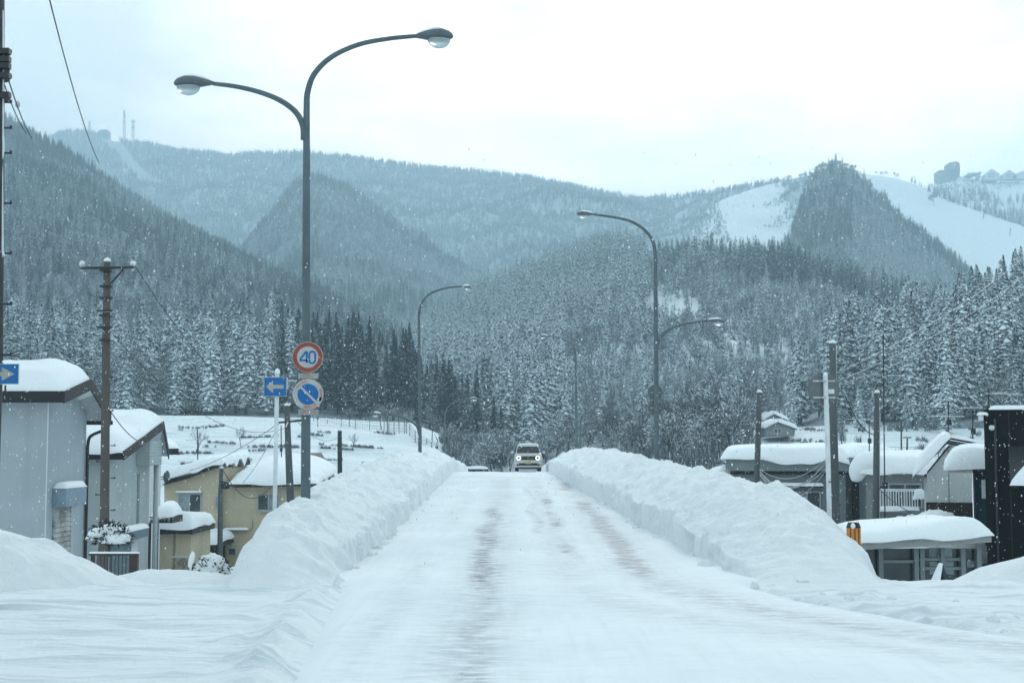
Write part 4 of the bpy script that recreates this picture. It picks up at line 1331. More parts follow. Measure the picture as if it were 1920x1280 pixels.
aerial('aerial with two crossbars on the grey roof left of the smooth pole', 58, [(1630, 856), (1630, 790)], [(1588, 785, 1640, 787, 16, .35), (1588, 812, 1634, 812, 12, .35)])
aerial('aerial mast behind the satellite dish of the yellow house', 82, [(371, 880), (370, 802)], [(348, 825, 390, 822, 10, .3), (358, 806, 372, 805, 4, .3)], .03)
aerial('slim aerial behind the one-way sign post above the yellow roof', 76, [(528, 880), (527, 797)], [(522, 826, 533, 826, 4, .3)], .03)
# ------------------------------------------------------------------ houses
W_BLUE = mat_wall('wall_blue_white', (0.36, 0.41, 0.44), .08, .22)
W_BLUE2 = mat_wall('wall_grey_white', (0.40, 0.44, 0.45), .08, .22)
W_YEL = mat_wall('wall_yellow', (0.50, 0.435, 0.315), .09, .22)
W_TAN = mat_wall('wall_tan', (0.26, 0.23, 0.17), .09, .2)
W_GREY = mat_wall('wall_grey', (0.20, 0.235, 0.245), .10, .25)
W_GREYL = mat_wall('wall_grey_light', (0.24, 0.27, 0.28), .10, .2)
W_CONC = mat_wall('wall_concrete', (0.22, 0.235, 0.24), .14, .45)
W_WHITE = mat_wall('wall_white', (0.60, 0.63, 0.64), .06, .10)
W_BLACK = mat_wall('wall_black', (0.008, 0.010, 0.010), .25, .3)
W_TEAL = mat_wall('wall_teal', (0.015, 0.055, 0.06), .15, .3)
FASC = mat_plain('fascia_dark', (0.012, 0.013, 0.014), .6)
FASCG = mat_plain('fascia_grey', (0.045, 0.055, 0.06), .6)
SOFF = mat_plain('soffit', (0.42, 0.45, 0.47), .8)
FRAME = mat_plain('window_frame', (0.40, 0.43, 0.44), .4, .3)
BLUEBOX = mat_plain('awning_box', (0.20, 0.27, 0.33), .5, .1)
BOXD = mat_plain('awning_box_dark', (0.10, 0.15, 0.18), .5, .1)
BEAM = mat_plain('beam_grey', (0.30, 0.31, 0.30), .6)
WOODD = mat_plain('dark_wood', (0.028, 0.024, 0.022), .8, var=.3)

def mat_louvre(name, col, pitch, stain=0.0, axis=2):
    """horizontal slats; optional rust stain"""
    m, nt, b = new_mat(name)
    pos = N(nt, 'ShaderNodeNewGeometry').outputs['Position']
    sx = N(nt, 'ShaderNodeSeparateXYZ'); nt.links.new(pos, sx.inputs[0])
    w = math_n(nt, 'FRACT', math_n(nt, 'DIVIDE', sx.outputs[axis], pitch))
    n = tex_noise(nt, 2.0, 5, pos, rough=.7)
    c = ramp(nt, n, [(.3, tuple(v * .85 for v in col)), (.7, col)])
    if stain:
        g = tex_noise(nt, 1.4, 6, pos, rough=.75, mapscale=(1, 1, 1.6), maploc=(.4, .3, .15))
        c = mixc(nt, math_n(nt, 'MULTIPLY', ramp(nt, g, [(.48, 0.0), (.62, 1.0)]), stain), c, (.10, .075, .06))
    c = mixc(nt, ramp(nt, w, [(.0, 1.0), (.10, 0.9), (.16, 0.0), (1.0, 0.0)]), c, tuple(v * .35 for v in col))
    nt.links.new(c, b.inputs['Base Color'])
    b.inputs['Roughness'].default_value = .6
    return m

def window(parent, p0, p1, y, nx=2, panes=None, sill=True, t=.05, fr=FRAME, hood=False):
    """framed window lying on a wall that faces the road (plane y); p0, p1 = (x, z) corners"""
    (x0, z0), (x1, z1) = p0, p1
    b = MB()
    b.box((x0 - t, y - .06, z0 - t), (x1 + t, y, z0)); b.box((x0 - t, y - .06, z1), (x1 + t, y, z1 + t))
    b.box((x0 - t, y - .06, z0), (x0, y, z1)); b.box((x1, y - .06, z0), (x1 + t, y, z1))
    for i in range(1, nx):
        xm = x0 + (x1 - x0) * i / nx; b.box((xm - t * .5, y - .05, z0), (xm + t * .5, y - .005, z1))
    w = b.build('window', fr, parent, bevel=.004)
    for i in range(nx):
        a = x0 + (x1 - x0) * i / nx + (t * .5 if i else 0); c = x0 + (x1 - x0) * (i + 1) / nx - (t * .5 if i < nx - 1 else 0)
        q = MB(); q.box((a, y - .028, z0), (c, y - .004, z1)); q.build('pane', (panes or [PANE])[i % len(panes or [PANE])], w)
    if sill:
        q = MB(); q.box((x0 - t * 1.6, y - .14, z0 - t * 2.6), (x1 + t * 1.6, y, z0 - t - .002)); q.build('sill', fr, w, bevel=.004)
    if hood:
        q = MB(); q.box((x0 - t * 2.6, y - .30, z1 + t * 1.7), (x1 + t * 2.6, y, z1 + t * 2.4)); q.build('hood', fr, w)
        snow_slab((x0 - t * 2.4, y - .30, z1 + t * 2.5), (x1 + t * 2.4, y - .30, z1 + t * 2.5), (x1 + t * 2.4, y, z1 + t * 2.5), (x0 - t * 2.4, y, z1 + t * 2.5), .09, 'hood_snow', w, over=.02, droop=.02)
    return w

def gable_house(t, xg, xl_, yf, yp, yb, zf, zp, zb, zg, wall, ovx=.5, ovf=.35, th=.16, fmat=FASC):
    """house whose gable end faces +x at xg, ridge along x; front eave toward the road. Returns the roof corner points"""
    b = MB(); b.ext([(xg, yf, zg), (xg, yb, zg), (xg, yb, zb), (xg, yp, zp), (xg, yf, zf)], (xl_ - xg, 0, 0)); b.build('wall', wall, t)
    sf = (zp - zf) / (yp - yf); sb = (zp - zb) / (yb - yp)
    zfe = zf - sf * ovf; zbe = zb - sb * ovf
    X = xg + ovx
    A = [(X, yf - ovf, zfe), (X, yp, zp), (xl_, yp, zp), (xl_, yf - ovf, zfe)]
    B = [(X, yp, zp), (X, yb + ovf, zbe), (xl_, yb + ovf, zbe), (xl_, yp, zp)]
    r = MB()
    r.ext([(X, yf - ovf, zfe + .02), (X, yp, zp + .02), (X, yb + ovf, zbe + .02), (X, yb + ovf, zbe + .02 + th * .6), (X, yp, zp + .02 + th * .6), (X, yf - ovf, zfe + .02 + th * .6)], (xl_ - X - .0, 0, 0))
    ro = r.build('roof', SOFF, t)
    f = MB()
    f.box((xl_, yf - ovf - .04, zfe - .06), (X + .03, yf - ovf - .004, zfe + th + .06))
    f.ext([(X + .004, yf - ovf, zfe - .08), (X + .004, yp, zp - .08), (X + .004, yp, zp + th + .05), (X + .004, yf - ovf, zfe + th + .05)], (.035, 0, 0))
    f.ext([(X + .004, yp, zp - .08), (X + .004, yb + ovf, zbe - .08), (X + .004, yb + ovf, zbe + th + .05), (X + .004, yp, zp + th + .05)], (.035, 0, 0))
    f.build('fascia', fmat, ro)
    return A, B, ro, (zfe, zbe, X)

# --- blue-white house at the left edge
t = thing('house', 'blue white rendered house with a shuttered side opening at the left edge', 'house', (-11.7, 36, -1.5), 'snow-roofed houses')
xg = -11.74
A, B, ro, (zfe, zbe, X) = gable_house(t, xg, -19.5, 36, 37.8, 39.3, 3.28, 3.62, 2.95, -1.8, W_BLUE, ovx=.52, ovf=.45, th=.17)
snow_slab((-19.5, 35.6, zfe + .16), (X, 35.6, zfe + .16), (X, 39.7, zbe + .16), (-19.5, 39.7, zbe + .16), .58, parent=ro, over=.10, droop=.22, lump=.3, r=1.1, ridge=(.52, 3.62 - (zfe + zbe) / 2))
b = MB(); b.box((xg - .004, 35.985, -1.8), (xg + .02, 36.02, 3.2)); b.build('corner_trim', W_WHITE, t)
ab = MB(); ab.box((xg + .003, 36.5, .62), (xg + .36, 37.2, 1.0)); ab.box((xg + .003, 37.203, .62), (xg + .36, 38.25, 1.0))
z0 = P(110, 950, 36.6).z; z1 = P(110, 915, 36.6).z
ab = MB(); ab.box((xg + .003, 36.5, z0), (xg + .36, 38.25, z1)); aw = ab.build('awning_box', BLUEBOX, t, bevel=.01)
snow_slab((xg + .003, 36.5, z1), (xg + .36, 36.5, z1), (xg + .36, 38.25, z1), (xg + .003, 38.25, z1), .16, 'awning_snow', aw, over=.02, droop=.0, lump=.2)
def slats(y0, y1, za, zb_, x, pitch, mat, name, t, out=.03):
    b = MB(); z = za
    b.box((x, y0, za), (x + out * .4, y1, zb_))
    while z + pitch <= zb_ + 1e-4:
        b.hexa([(x + out * .41, y0, z), (x + out, y0, z + pitch * .12), (x + out, y1, z + pitch * .12), (x + out * .41, y1, z), (x + out * .41, y0, z + pitch * .9), (x + out * .55, y0, z + pitch * .9), (x + out * .55, y1, z + pitch * .9), (x + out * .41, y1, z + pitch * .9)])
        z += pitch
    return b.build(name, mat, t)
def mat_rusty():
    m, nt, b = new_mat('rusty_shutter')
    g = tex_noise(nt, 1.5, 6, rough=.75, maploc=(.4, .3, .15), mapscale=(1, 1, 1.3))
    nt.links.new(ramp(nt, g, [(.42, (.40, .43, .44)), (.55, (.30, .29, .28)), (.66, (.11, .085, .07))]), b.inputs['Base Color']); b.inputs['Roughness'].default_value = .6
    return m
slats(36.55, 37.95, -1.6, z0 - .005, xg + .002, .13, mat_rusty(), 'shutter', t, .05)
b = MB(); b.box((xg + .002, 37.955, -1.6), (xg + .05, 38.2, z0 - .006)); b.build('door_frame', FRAME, t)
b = MB(); b.tube(spline([(xg + .55, 39.6, zbe - .05), (xg + .48, 39.5, zbe - .22), (xg + .12, 39.3, zbe - .42), (xg + .06, 39.25, zbe - .7)], 4) + [Vector((xg + .06, 39.25, -1.8))], .045, 8); b.build('downpipe', IRON, t, smooth=True)
b = MB(); b.tube([(X + .06, 39.78, zbe - .04), (-19, 39.78, zbe - .04)], .06, 8); b.build('gutter', IRON, ro, smooth=True)

# --- second pale house
t = thing('house', 'grey white house with a long slanting gable behind the brown utility pole', 'house', (-12.4, 44, -3), 'snow-roofed houses')
xg = -12.46
A, B, ro, (zfe, zbe, X) = gable_house(t, xg, -19.5, 44, 48.6, 49.1, 1.78, 2.72, 2.10, -3.6, W_BLUE2, ovx=.55, ovf=.32, th=.15)
snow_slab((-19.5, 43.6, zfe + .15), (X, 43.6, zfe + .15), (X, 49.5, zbe + .15), (-19.5, 49.5, zbe + .15), .50, parent=ro, over=.05, droop=.14, lump=.2, r=1.0, ridge=(.86, 2.72 - (zfe * .14 + zbe * .86)))
slats(47.32, 48.93, P(290, 872, 48).z + .02, 2.34, xg + .424, .10, W_BLUE2, 'louvre_slats', t, .03)
b = MB(); b.ext([(xg + .003, 47.3, P(290, 872, 48).z), (xg + .003, 48.95, P(290, 872, 48).z), (xg + .003, 48.95, 2.36), (xg + .003, 48.6, 2.66), (xg + .003, 47.3, 2.38)], (.42, 0, 0)); b.build('louvred_bay', W_BLUE2, t)
b = MB(); b.tube([(xg + .30, 48.8, -3.4), (xg + .30, 48.8, P(290, 872, 48).z)], .085, 8); b.build('porch_column', W_BLUE2, t, smooth=True)
b = MB(); b.box((xg + .002, 47.5, -.6), (xg + .02, 47.75, 1.15)); b.build('dark_reveal', W_GREY, t)
za, zb_ = P(235, 1010, 46).z, P(235, 994, 46).z
b = MB(); b.box((xg + .003, 44.3, za), (xg + .40, 47.6, zb_)); aw = b.build('awning_box', BOXD, t, bevel=.01)
snow_slab((xg, 44.3, zb_), (xg + .40, 44.3, zb_), (xg + .40, 47.6, zb_), (xg, 47.6, zb_), .15, 'awning_snow', aw, over=.02, droop=0, lump=.2)
b = MB(); b.box((xg + .003, 44.4, -3.4), (xg + .05, 46.7, za - .01)); b.build('shutter', BOXD, t)
b = MB(); b.box((xg + .003, 46.72, -2.4), (xg + .06, 47.5, za - .01)); b.build('door_panel', W_WHITE, t)

# --- porch roofs between the houses
def turn_thing(t, px, py_y):
    """turn a building about its front corner so that its flank runs along the side street"""
    th = math.atan((px - 960) / F); c, s_ = math.cos(th), math.sin(th)
    piv = XZ(px, 0, py_y)
    def go(o, off):
        off = off + Vector(o.location)
        if o.type == 'MESH':
            for v in o.data.vertices:
                x, y = v.co.x + off.x - piv, v.co.y + off.y - py_y
                v.co.x = x * c + y * s_ + piv - off.x; v.co.y = -x * s_ + y * c + py_y - off.y
            o.data.update()
        for ch in o.children: go(ch, off)
    bpy.context.view_layer.update()
    go(t, Vector((0, 0, 0)))

def lean_to(label, D, x0, x1, ytop, ysnow, posts, depth=1.5, th=.14, snow=.35, mat=FASC, xs2=None):
    z = P(x0, ytop, D).z; X0, X1 = XZ(x0, z, D), XZ(x1, z, D)
    t = thing('porch', label, 'porch', (X0, D, gz(X0, D)), 'snow-covered porches')
    b = MB(); b.box((X0, D, z - th), (X1, D + depth, z)); ro = b.build('roof', mat, t)
    snow_slab((X0, D, z), (X1, D, z), (X1, D + depth, z + .1), (X0, D + depth, z + .1), snow, parent=ro, over=.07, droop=.08)
    for px in posts:
        q = P(px, ytop, D); b = MB(); b.box((q.x - .09, D + .1, -5.2), (q.x + .09, D + .28, z - th - .002)); b.build('post', WOODD, t)
    rdi = random.Random(int(D))
    for k in range(13):
        xx = X0 + (X1 - X0) * (k + rdi.random()) / 13; L = rdi.uniform(.08, .26); b = MB()
        b.tube([(xx, D - .02, z - .02), (xx, D - .02, z - .02 - L * .5), (xx, D - .02, z - .02 - L)], [.022, .014, .003], 6); b.build('icicle', BOWL, ro, smooth=True)
    return t
lean_to('dark beamed porch with thick snow and two posts beside the second pale house', 53, 281, 324, 968, 953, [290, 276], 1.6, .24, .40)
t = thing('annex', 'low tan annex with an icy dark eave beside the yellow house', 'annex', (-17, 62, -4.5))
b = MB(); z = P(300, 1000, 62).z; b.box((XZ(268, z, 62), 62, -5.5), (XZ(358, z, 62), 66, z)); b.build('wall', W_YEL, t)
b = MB(); b.box((XZ(262, z, 62), 61.6, z + .003), (XZ(365, z, 62), 66.2, z + .22)); ro = b.build('roof', FASC, t)
snow_slab((XZ(262, z, 62), 61.6, z + .22), (XZ(365, z, 62), 61.6, z + .28), (XZ(365, z, 62), 66.2, z + .32), (XZ(262, z, 62), 66.2, z + .26), .50, parent=ro, over=.10, droop=.16)
b = MB(); b.box((XZ(334, z, 62) - .2, 61.97, -5.5), (XZ(334, z, 62) - .1, 62, z)); b.build('corner_strip', W_TAN, t)

# --- yellow house
t = thing('house', 'yellow ochre house of two blocks with curling snow on its roof', 'house', (-14, 72, -4.8), 'snow-roofed houses')
def pz(px, py, D): q = P(px, py, D); return (q.x, q.z)
D = 72
la = [(308, 1100), (308, 907), (352, 895), (385, 882), (413, 876), (416, 878), (416, 1100)]
b = MB(); b.ext([(pz(x, y, D)[0], D, pz(x, y, D)[1]) for x, y in la], (0, 7, 0)); b.build('wall', W_YEL, t)
rb_ = [(416, 1100), (416, 914), (592, 911), (592, 1100)]
b = MB(); b.ext([(pz(x, y, D)[0] + .003, D + .35, pz(x, y, D)[1]) for x, y in rb_], (0, 8, 0)); b.build('wall', W_YEL, t)
# left roof: a slope rising to the right, its dark edge showing where the snow has slid
e = [(300, 911), (352, 897), (385, 884), (417, 874)]
b = MB(); b.ext([(pz(x, y, D - .4)[0], D - .4, pz(x, y, D - .4)[1] + .02) for x, y in e] + [(pz(x, y, D - .4)[0], D - .4, pz(x, y, D - .4)[1] + .24) for x, y in e[::-1]], (0, 7.6, 0)); ro = b.build('roof', FASC, t)
c = [Vector((pz(x, y, D - .4)[0], D - .45, pz(x, y, D - .4)[1] + .22)) for x, y in ((300, 911), (417, 874))]
snow_slab(c[0], c[1], c[1] + Vector((0, 7.6, .2)), c[0] + Vector((0, 7.6, .2)), .42, parent=ro, over=.18, droop=.42, lump=.5)
b = MB(); z = P(500, 911, D).z; b.box((pz(415, 911, D)[0] + .35, D - .25, z), (pz(596, 911, D)[0], D + 8.5, z + .16)); ro = b.build('roof', FASC, t)
snow_slab((pz(415, 911, D)[0] + .35, D - .3, z + .10), (pz(597, 911, D)[0], D - .3, z + .13), (pz(597, 911, D)[0], D + 8.5, z + .75), (pz(415, 911, D)[0] + .35, D + 8.5, z + .95), .95, parent=ro, over=.08, droop=.14, lump=.16, r=2.4)
window(t, pz(335, 958, D), pz(376, 927, D), D, 2, [PANEC, PANE], hood=True)
window(t, pz(405, 951, D), pz(415, 931, D), D, 1, [PANEC], sill=False)
window(t, pz(482, 955, D), pz(520, 928, D), D + .35, 2, [PANE, PANEC], sill=True)
window(t, pz(427, 1040, D), pz(439, 1029, D), D + .35, 1, [PANE], sill=False)
b = MB(); p0, p1 = P(420, 989, D + .2), P(466, 994, D + .2); b.box((p0.x, D + .05, p1.z), (p1.x, D + .35, p1.z + .05)); lg = b.build('ledge', W_TAN, t)
snow_slab((p0.x, D + .05, p1.z + .05), (p1.x, D + .05, p1.z + .05), (p1.x, D + .35, p1.z + .05), (p0.x, D + .35, p1.z + .05), .10, 'ledge_snow', lg, over=.02, droop=.02)
b = MB(); b.tube([P(365, 992, D - .02), P(418, 993, D - .02)], .02, 6); b.tube([P(468, 995, D + .3), P(473, 990, D + .3), P(474, 975, D + .3)], .02, 6); b.build('cable_duct', W_TAN, t)
b = MB(); p0 = P(431, 1016, D + .2); b.box((p0.x - .09, D + .2, p0.z - .15), (p0.x + .09, D + .35, p0.z + .15)); b.build('meter_box', W_GREY, t)
# entrance roof
z = P(365, 1027, 68).z
b = MB(); b.box((XZ(327, z, 68), 68.6, z), (XZ(408, z, 68), 72, z + .14)); pr = b.build('entrance_roof', FASC, t)
snow_slab((XZ(325, z, 68), 68.5, z + .12), (XZ(400, z, 68), 68.5, z + .12), (XZ(409, z, 68), 72, z + .32), (XZ(345, z, 68), 72, z + .32), .42, 'entrance_snow', pr, over=.08, droop=.08)
b = MB(); b.box((XZ(341, z, 68), 71.6, -5.5), (XZ(392, z, 68), 71.95, z - .005)); b.build('dark_doorway', FASC, t)
b = MB(); b.box((XZ(346, z, 71), 71.5, -5.5), (XZ(357, z, 71), 71.59, z - .2)); b.build('door', WOODD, t)
# dish
p = P(314, 893, 71.2)
t = thing('satellite_dish', 'grey satellite dish on the left edge of the yellow house', 'satellite dish', p)
b = MB(); b.loft([[(p.x + .16 * k * math.cos(a) + .10 * (1 - k), p.y + .10 * k * math.sin(a) - .2, p.z + .30 * k * math.sin(a)) for a in [6.283 * j / 20 for j in range(20)]] for k in (1, .98, .7, .35, .05)]); b.build('dish', BACKM, t, smooth=True)
b = MB(); b.tube([p + Vector((.05, -.15, 0)), p + Vector((-.42, .1, -.02))], .03, 6); b.tube([p + Vector((.05, -.15, -.1)), p + Vector((-.42, .1, -.16))], .02, 6); b.build('bracket', DKPOLE, t)
# lattice fence
t = thing('lattice_fence', 'low lattice fence in front of the entrance of the yellow house', 'fence', (XZ(322, -3, 60), 60, -4))
zt = P(340, 1045, 60).z
b = MB(); x0, x1 = XZ(321, zt, 60), XZ(366, zt, 60); b.box((x0, 60, zt), (x1, 60.06, zt + .06)); b.build('rail', FRAME, t)
b = MB()
for i in range(-4, 14):
    for s in (1, -1):
        a = x0 + i * .09; 
        pts = [(a, 60.02, zt - .5), (a + s * .5, 60.02, zt)]
        if all(x0 - .02 <= q[0] <= x1 + .02 for q in pts): b.tube(pts, .012, 4)
b.build('lattice', DKPOLE, t)

# --- gable behind the yellow house
t = thing('house', 'tan gable end peeping over the yellow roof beside the near lamp pole', 'house', (-10.5, 86, -4), 'snow-roofed houses')
D = 86
pl = [(478, 1000), (478, 905), (565, 862), (590, 905), (590, 1000)]
b = MB(); b.ext([(pz(x, y, D)[0], D, pz(x, y, D)[1]) for x, y in pl], (0, 8, 0)); b.build('wall', W_TAN, t)
def roof_edge(t, pts, D, th, depth, mat):
    b = MB(); b.ext([(pz(x, y, D)[0], D, pz(x, y, D)[1]) for x, y in pts] + [(pz(x, y, D)[0], D, pz(x, y, D)[1] + th) for x, y in pts[::-1]], (0, depth, 0)); return b.build('roof', mat, t)
ro = roof_edge(t, [(468, 905), (565, 856), (594, 906)], D - .5, .22, 9, FASC)
a, c, e_ = [Vector((pz(x, y, D)[0], D - .4, pz(x, y, D)[1] + .22)) for x, y in ((468, 905), (562, 858), (594, 906))]
snow_slab(a, c, c + Vector((0, 8.8, 0)), a + Vector((0, 8.8, 0)), .42, parent=ro, over=.05, droop=.1)
snow_slab(c, e_, e_ + Vector((0, 8.8, 0)), c + Vector((0, 8.8, 0)), .18, parent=ro, over=.02, droop=.02)
t = thing('house', 'small dark eave jutting out behind the second pale house', 'house', (-15.5, 60, -4), 'snow-roofed houses')
b = MB(); D = 60; p0, p1 = P(300, 852, D), P(334, 842, D); b.box((p0.x - 4, D, -4.8), (p0.x + .05, D + 5, p0.z)); b.build('wall', W_WHITE, t)
b = MB(); b.box((p0.x - 4.2, D - .3, p0.z + .003), (p1.x, D + 5, p0.z + .26)); ro = b.build('roof', FASC, t)
snow_slab((p0.x - 4.2, D - .3, p0.z + .26), (p1.x, D - .3, p0.z + .26), (p1.x, D + 5, p0.z + .26), (p0.x - 4.2, D + 5, p0.z + .26), .45, parent=ro, over=.05, droop=.05, r=1.2)

turn_thing(t, 300, 60)

# --- grey flat-roofed building
t = thing('building', 'long grey flat-roofed building with slack cables in front', 'building', (13, 62, -3), 'buildings along the right side street')
D = 62
x0 = XZ(1374, 1, D); x1 = XZ(1580, 1, D)
zt, zm = P(1500, 858, D).z, P(1500, 882, D).z
b = MB(); b.box((x0, D, -3.6), (x1, D + 9, zm - .003)); b.build('wall', W_GREY, t)
b = MB(); b.box((x0 - .3, D - .45, zm), (x1 + .1, D + 9, zt)); pa = b.build('parapet', W_GREY, t)
b = MB(); b.box((x0 - .1, D - .25, zm - .15), (x1 + .05, D - .01, zm - .005)); b.build('shadow_gap', FASC, t)
x2 = XZ(1650, 1, D + 4)
b = MB(); b.hexa([(x1 + .11, D + .2, zm), (x2, D + 2.2, zm), (x2, D + 9, zm), (x1 + .11, D + 9, zm), (x1 + .11, D + .2, zt + .05), (x2, D + 2.2, zt - .05), (x2, D + 9, zt - .05), (x1 + .11, D + 9, zt + .05)]); b.build('parapet', W_GREYL, t)
b = MB(); b.hexa([(x1 + .02, D + .5, -3.6), (x2 - .3, D + 2.4, -3.6), (x2 - .3, D + 9, -3.6), (x1 + .02, D + 9, -3.6), (x1 + .02, D + .5, zm - .004), (x2 - .3, D + 2.4, zm - .004), (x2 - .3, D + 9, zm - .004), (x1 + .02, D + 9, zm - .004)]); b.build('wall', W_GREYL, t)
b = MB(); q0, q1 = XZ(1594, 0, D), XZ(1606, 0, D); b.box((q0, D + .25, -3.6), (q1, D + .9, zm - .01)); b.build('dark_column', FASC, t)
snow_slab((x0 - .4, D - .6, zt - .05), (x1 + .1, D - .5, zt + .03), (x1 + .1, D + 9, zt + .25), (x0 - .4, D + 9, zt + .1), .48, parent=pa, over=.26, droop=.30, lump=.12, r=.7)
snow_slab((x1 + .0, D + .1, zt + .05), (x2, D + 2.1, zt - .04), (x2, D + 9, zt), (x1 + .0, D + 9, zt + .25), .55, parent=pa, over=.05, droop=.05, lump=.12, r=1.2)
hz0 = P(1490, 912, D)
b = MB(); b.box((XZ(1440, 0, D), D - .5, hz0.z), (XZ(1540, 0, D), D, hz0.z + .06)); hd = b.build('window_hood', FASC, t)
snow_slab((XZ(1440, 0, D), D - .5, hz0.z + .06), (XZ(1540, 0, D), D - .5, hz0.z + .06), (XZ(1540, 0, D), D, hz0.z + .06), (XZ(1440, 0, D), D, hz0.z + .06), .12, 'hood_snow', hd, over=.02, droop=.02)
window(t, (XZ(1465, 0, D), P(0, 950, D).z), (XZ(1533, 0, D), P(0, 922, D).z), D, 3, [PANE, PANEC], sill=False)
turn_thing(t, 1374, 62)
# --- side shed of it with a small roof
t = thing('shed', 'low shed roof tucked behind the left end of the grey flat-roofed building', 'shed', (10, 66, -3))
D = 66; b = MB(); b.box((XZ(1347, 0, D), D, -3.5), (XZ(1382, 0, D), D + 3, P(0, 892, D).z)); b.build('wall', W_GREY, t)
b = MB(); zt2 = P(0, 890, D).z; b.box((XZ(1345, 0, D), D - .2, zt2), (XZ(1382, 0, D), D + 3, zt2 + .12)); ro = b.build('roof', W_WHITE, t)
snow_slab((XZ(1345, 0, D), D - .2, zt2 + .12), (XZ(1384, 0, D), D - .2, zt2 + .12), (XZ(1384, 0, D), D + 3, zt2 + .12), (XZ(1345, 0, D), D + 3, zt2 + .12), .36, parent=ro, over=.04, droop=.04, r=.8)

# --- concrete house with the balcony
t = thing('building', 'stained concrete building with a barred balcony and a curl of roof snow', 'building', (15, 54, -3), 'buildings along the right side street')
D = 54
x0, x1 = XZ(1624, 0, D), XZ(1760, 0, D); zt = P(0, 886, D).z
b = MB(); b.box((x0, D, -3.6), (x1, D + 8, zt)); b.build('wall', W_CONC, t)
ss = snow_slab((x0 - .15, D - .25, zt - .02), (x1, D - .2, zt), (x1, D + 8, zt + .25), (x0 - .15, D + 8, zt + .2), .66, parent=t, over=.20, droop=.10, lump=.1, r=.62)
b = MB(); rg = []
p = [(1640, 866, .30), (1622, 868, .34), (1611, 878, .30), (1608, 892, .22), (1611, 902, .08)]
for i, (px, py, rr) in enumerate(p):
    q = P(px, py, D + .1)
    rg.append(q)
b.tube(spline(rg, 4), [float(np.interp(i, [0, 5, 10, 14, 16], [.42, .42, .36, .26, .10])) for i in range(17)], 12)
b.build('snow_curl', SNOW, t, smooth=True)
window(t, pz(1667, 948, D), pz(1722, 908, D), D, 2, [PANE], sill=False)
rt = MB(); y = D - .8
r0, r1 = XZ(1660, 0, y), XZ(1727, 0, y); zt_, zb_ = P(0, 918, y).z, P(0, 950, y).z
b = MB(); b.box((r0, y - .05, zt_ - .05), (r1, y + .05, zt_ + .05)); b.box((r0, y - .04, zb_ - .04), (r1, y + .04, zb_ + .03))
bal = b.build('balcony_railing', WHITEP, t)
for i in range(15):
    xx = r0 + (r1 - r0) * i / 14; b = MB(); b.box((xx - .022, y - .025, zb_ + .03), (xx + .022, y + .025, zt_ - .05)); b.build('baluster', WHITEP, bal)
b = MB(); b.box((r0 - .05, y - .1, zb_ - .2), (r1 + .05, D, zb_ - .045)); fl = b.build('balcony_floor', W_CONC, t)
snow_slab((r0 - .05, y - .12, zb_ - .10), (r1 + .05, y - .12, zb_ - .10), (r1 + .05, y + .05, zb_ - .06), (r0 - .05, y + .05, zb_ - .06), .12, 'balcony_snow', fl, over=.03, droop=.06)
q = P(1655, 914, D); b = MB(); b.box((q.x - .14, D - .1, q.z - .06), (q.x + .12, D, q.z + .06)); b.build('vent_hood', FASC, t)
window(t, pz(1614, 944, D + 3), pz(1624, 923, D + 3), D + 3, 2, [PANE], sill=False)
b = MB(); b.box((XZ(1606, 0, D + 3), D + 3.004, -3.6), (x0 - .004, D + 7.5, zt - .35)); b.build('wing_wall', W_GREYL, t)
q = P(1727, 930, y); snow_slab((q.x - .15, y - .2, q.z), (q.x + .25, y - .2, q.z), (q.x + .25, y + .3, q.z), (q.x - .15, y + .3, q.z), .3, 'railing_snow', bal, over=.1, droop=.2)

turn_thing(t, 1624, 54)
# --- small gabled house
t = thing('house', 'small white gabled house with snow sliding off its steep roof edge', 'house', (14, 46, -3), 'snow-roofed houses')
D = 46
pl = [(1738, 1000), (1738, 889), (1781, 834), (1819, 842), (1819, 1000)]
b = MB(); b.ext([(pz(x, y, D)[0], D, pz(x, y, D)[1]) for x, y in pl], (0, 6, 0)); b.build('wall', W_WHITE, t)
b = MB(); q0, q1 = pz(1738, 990, D), pz(1819, 941, D); b.box((q0[0] - .01, D - .03, q0[1]), (q1[0] + .01, D - .003, q1[1])); b.build('dark_plinth', WOODD, t)
b = MB(); q0 = pz(1719, 893, D + .8); b.box((q0[0], D + .8, -3), (pz(1738, 900, D)[0] - .004, D + 5.5, q0[1])); b.build('side_wall', W_WHITE, t)
b = MB(); q = P(1777, 900, D); b.box((q.x - .012, D - .012, P(0, 941, D).z), (q.x + .012, D - .002, P(0, 842, D).z)); b.build('panel_joint', W_GREY, t)
ro = roof_edge(t, [(1716, 898), (1781, 831), (1850, 843)], D - .35, .11, 6.6, FASCG)
a, c, e_ = [Vector((pz(x, y, D)[0], D - .42, pz(x, y, D)[1] + .04)) for x, y in ((1713, 892), (1780, 823), (1850, 837))]
snow_slab(a, c, c + Vector((0, 6.6, 0)), a + Vector((0, 6.6, 0)), .42, parent=ro, over=.10, droop=.10, lump=.4, r=.5)
snow_slab(c, e_, e_ + Vector((0, 6.6, 0)), c + Vector((0, 6.6, 0)), .10, parent=ro, over=.02, droop=0)

turn_thing(t, 1738, 46)
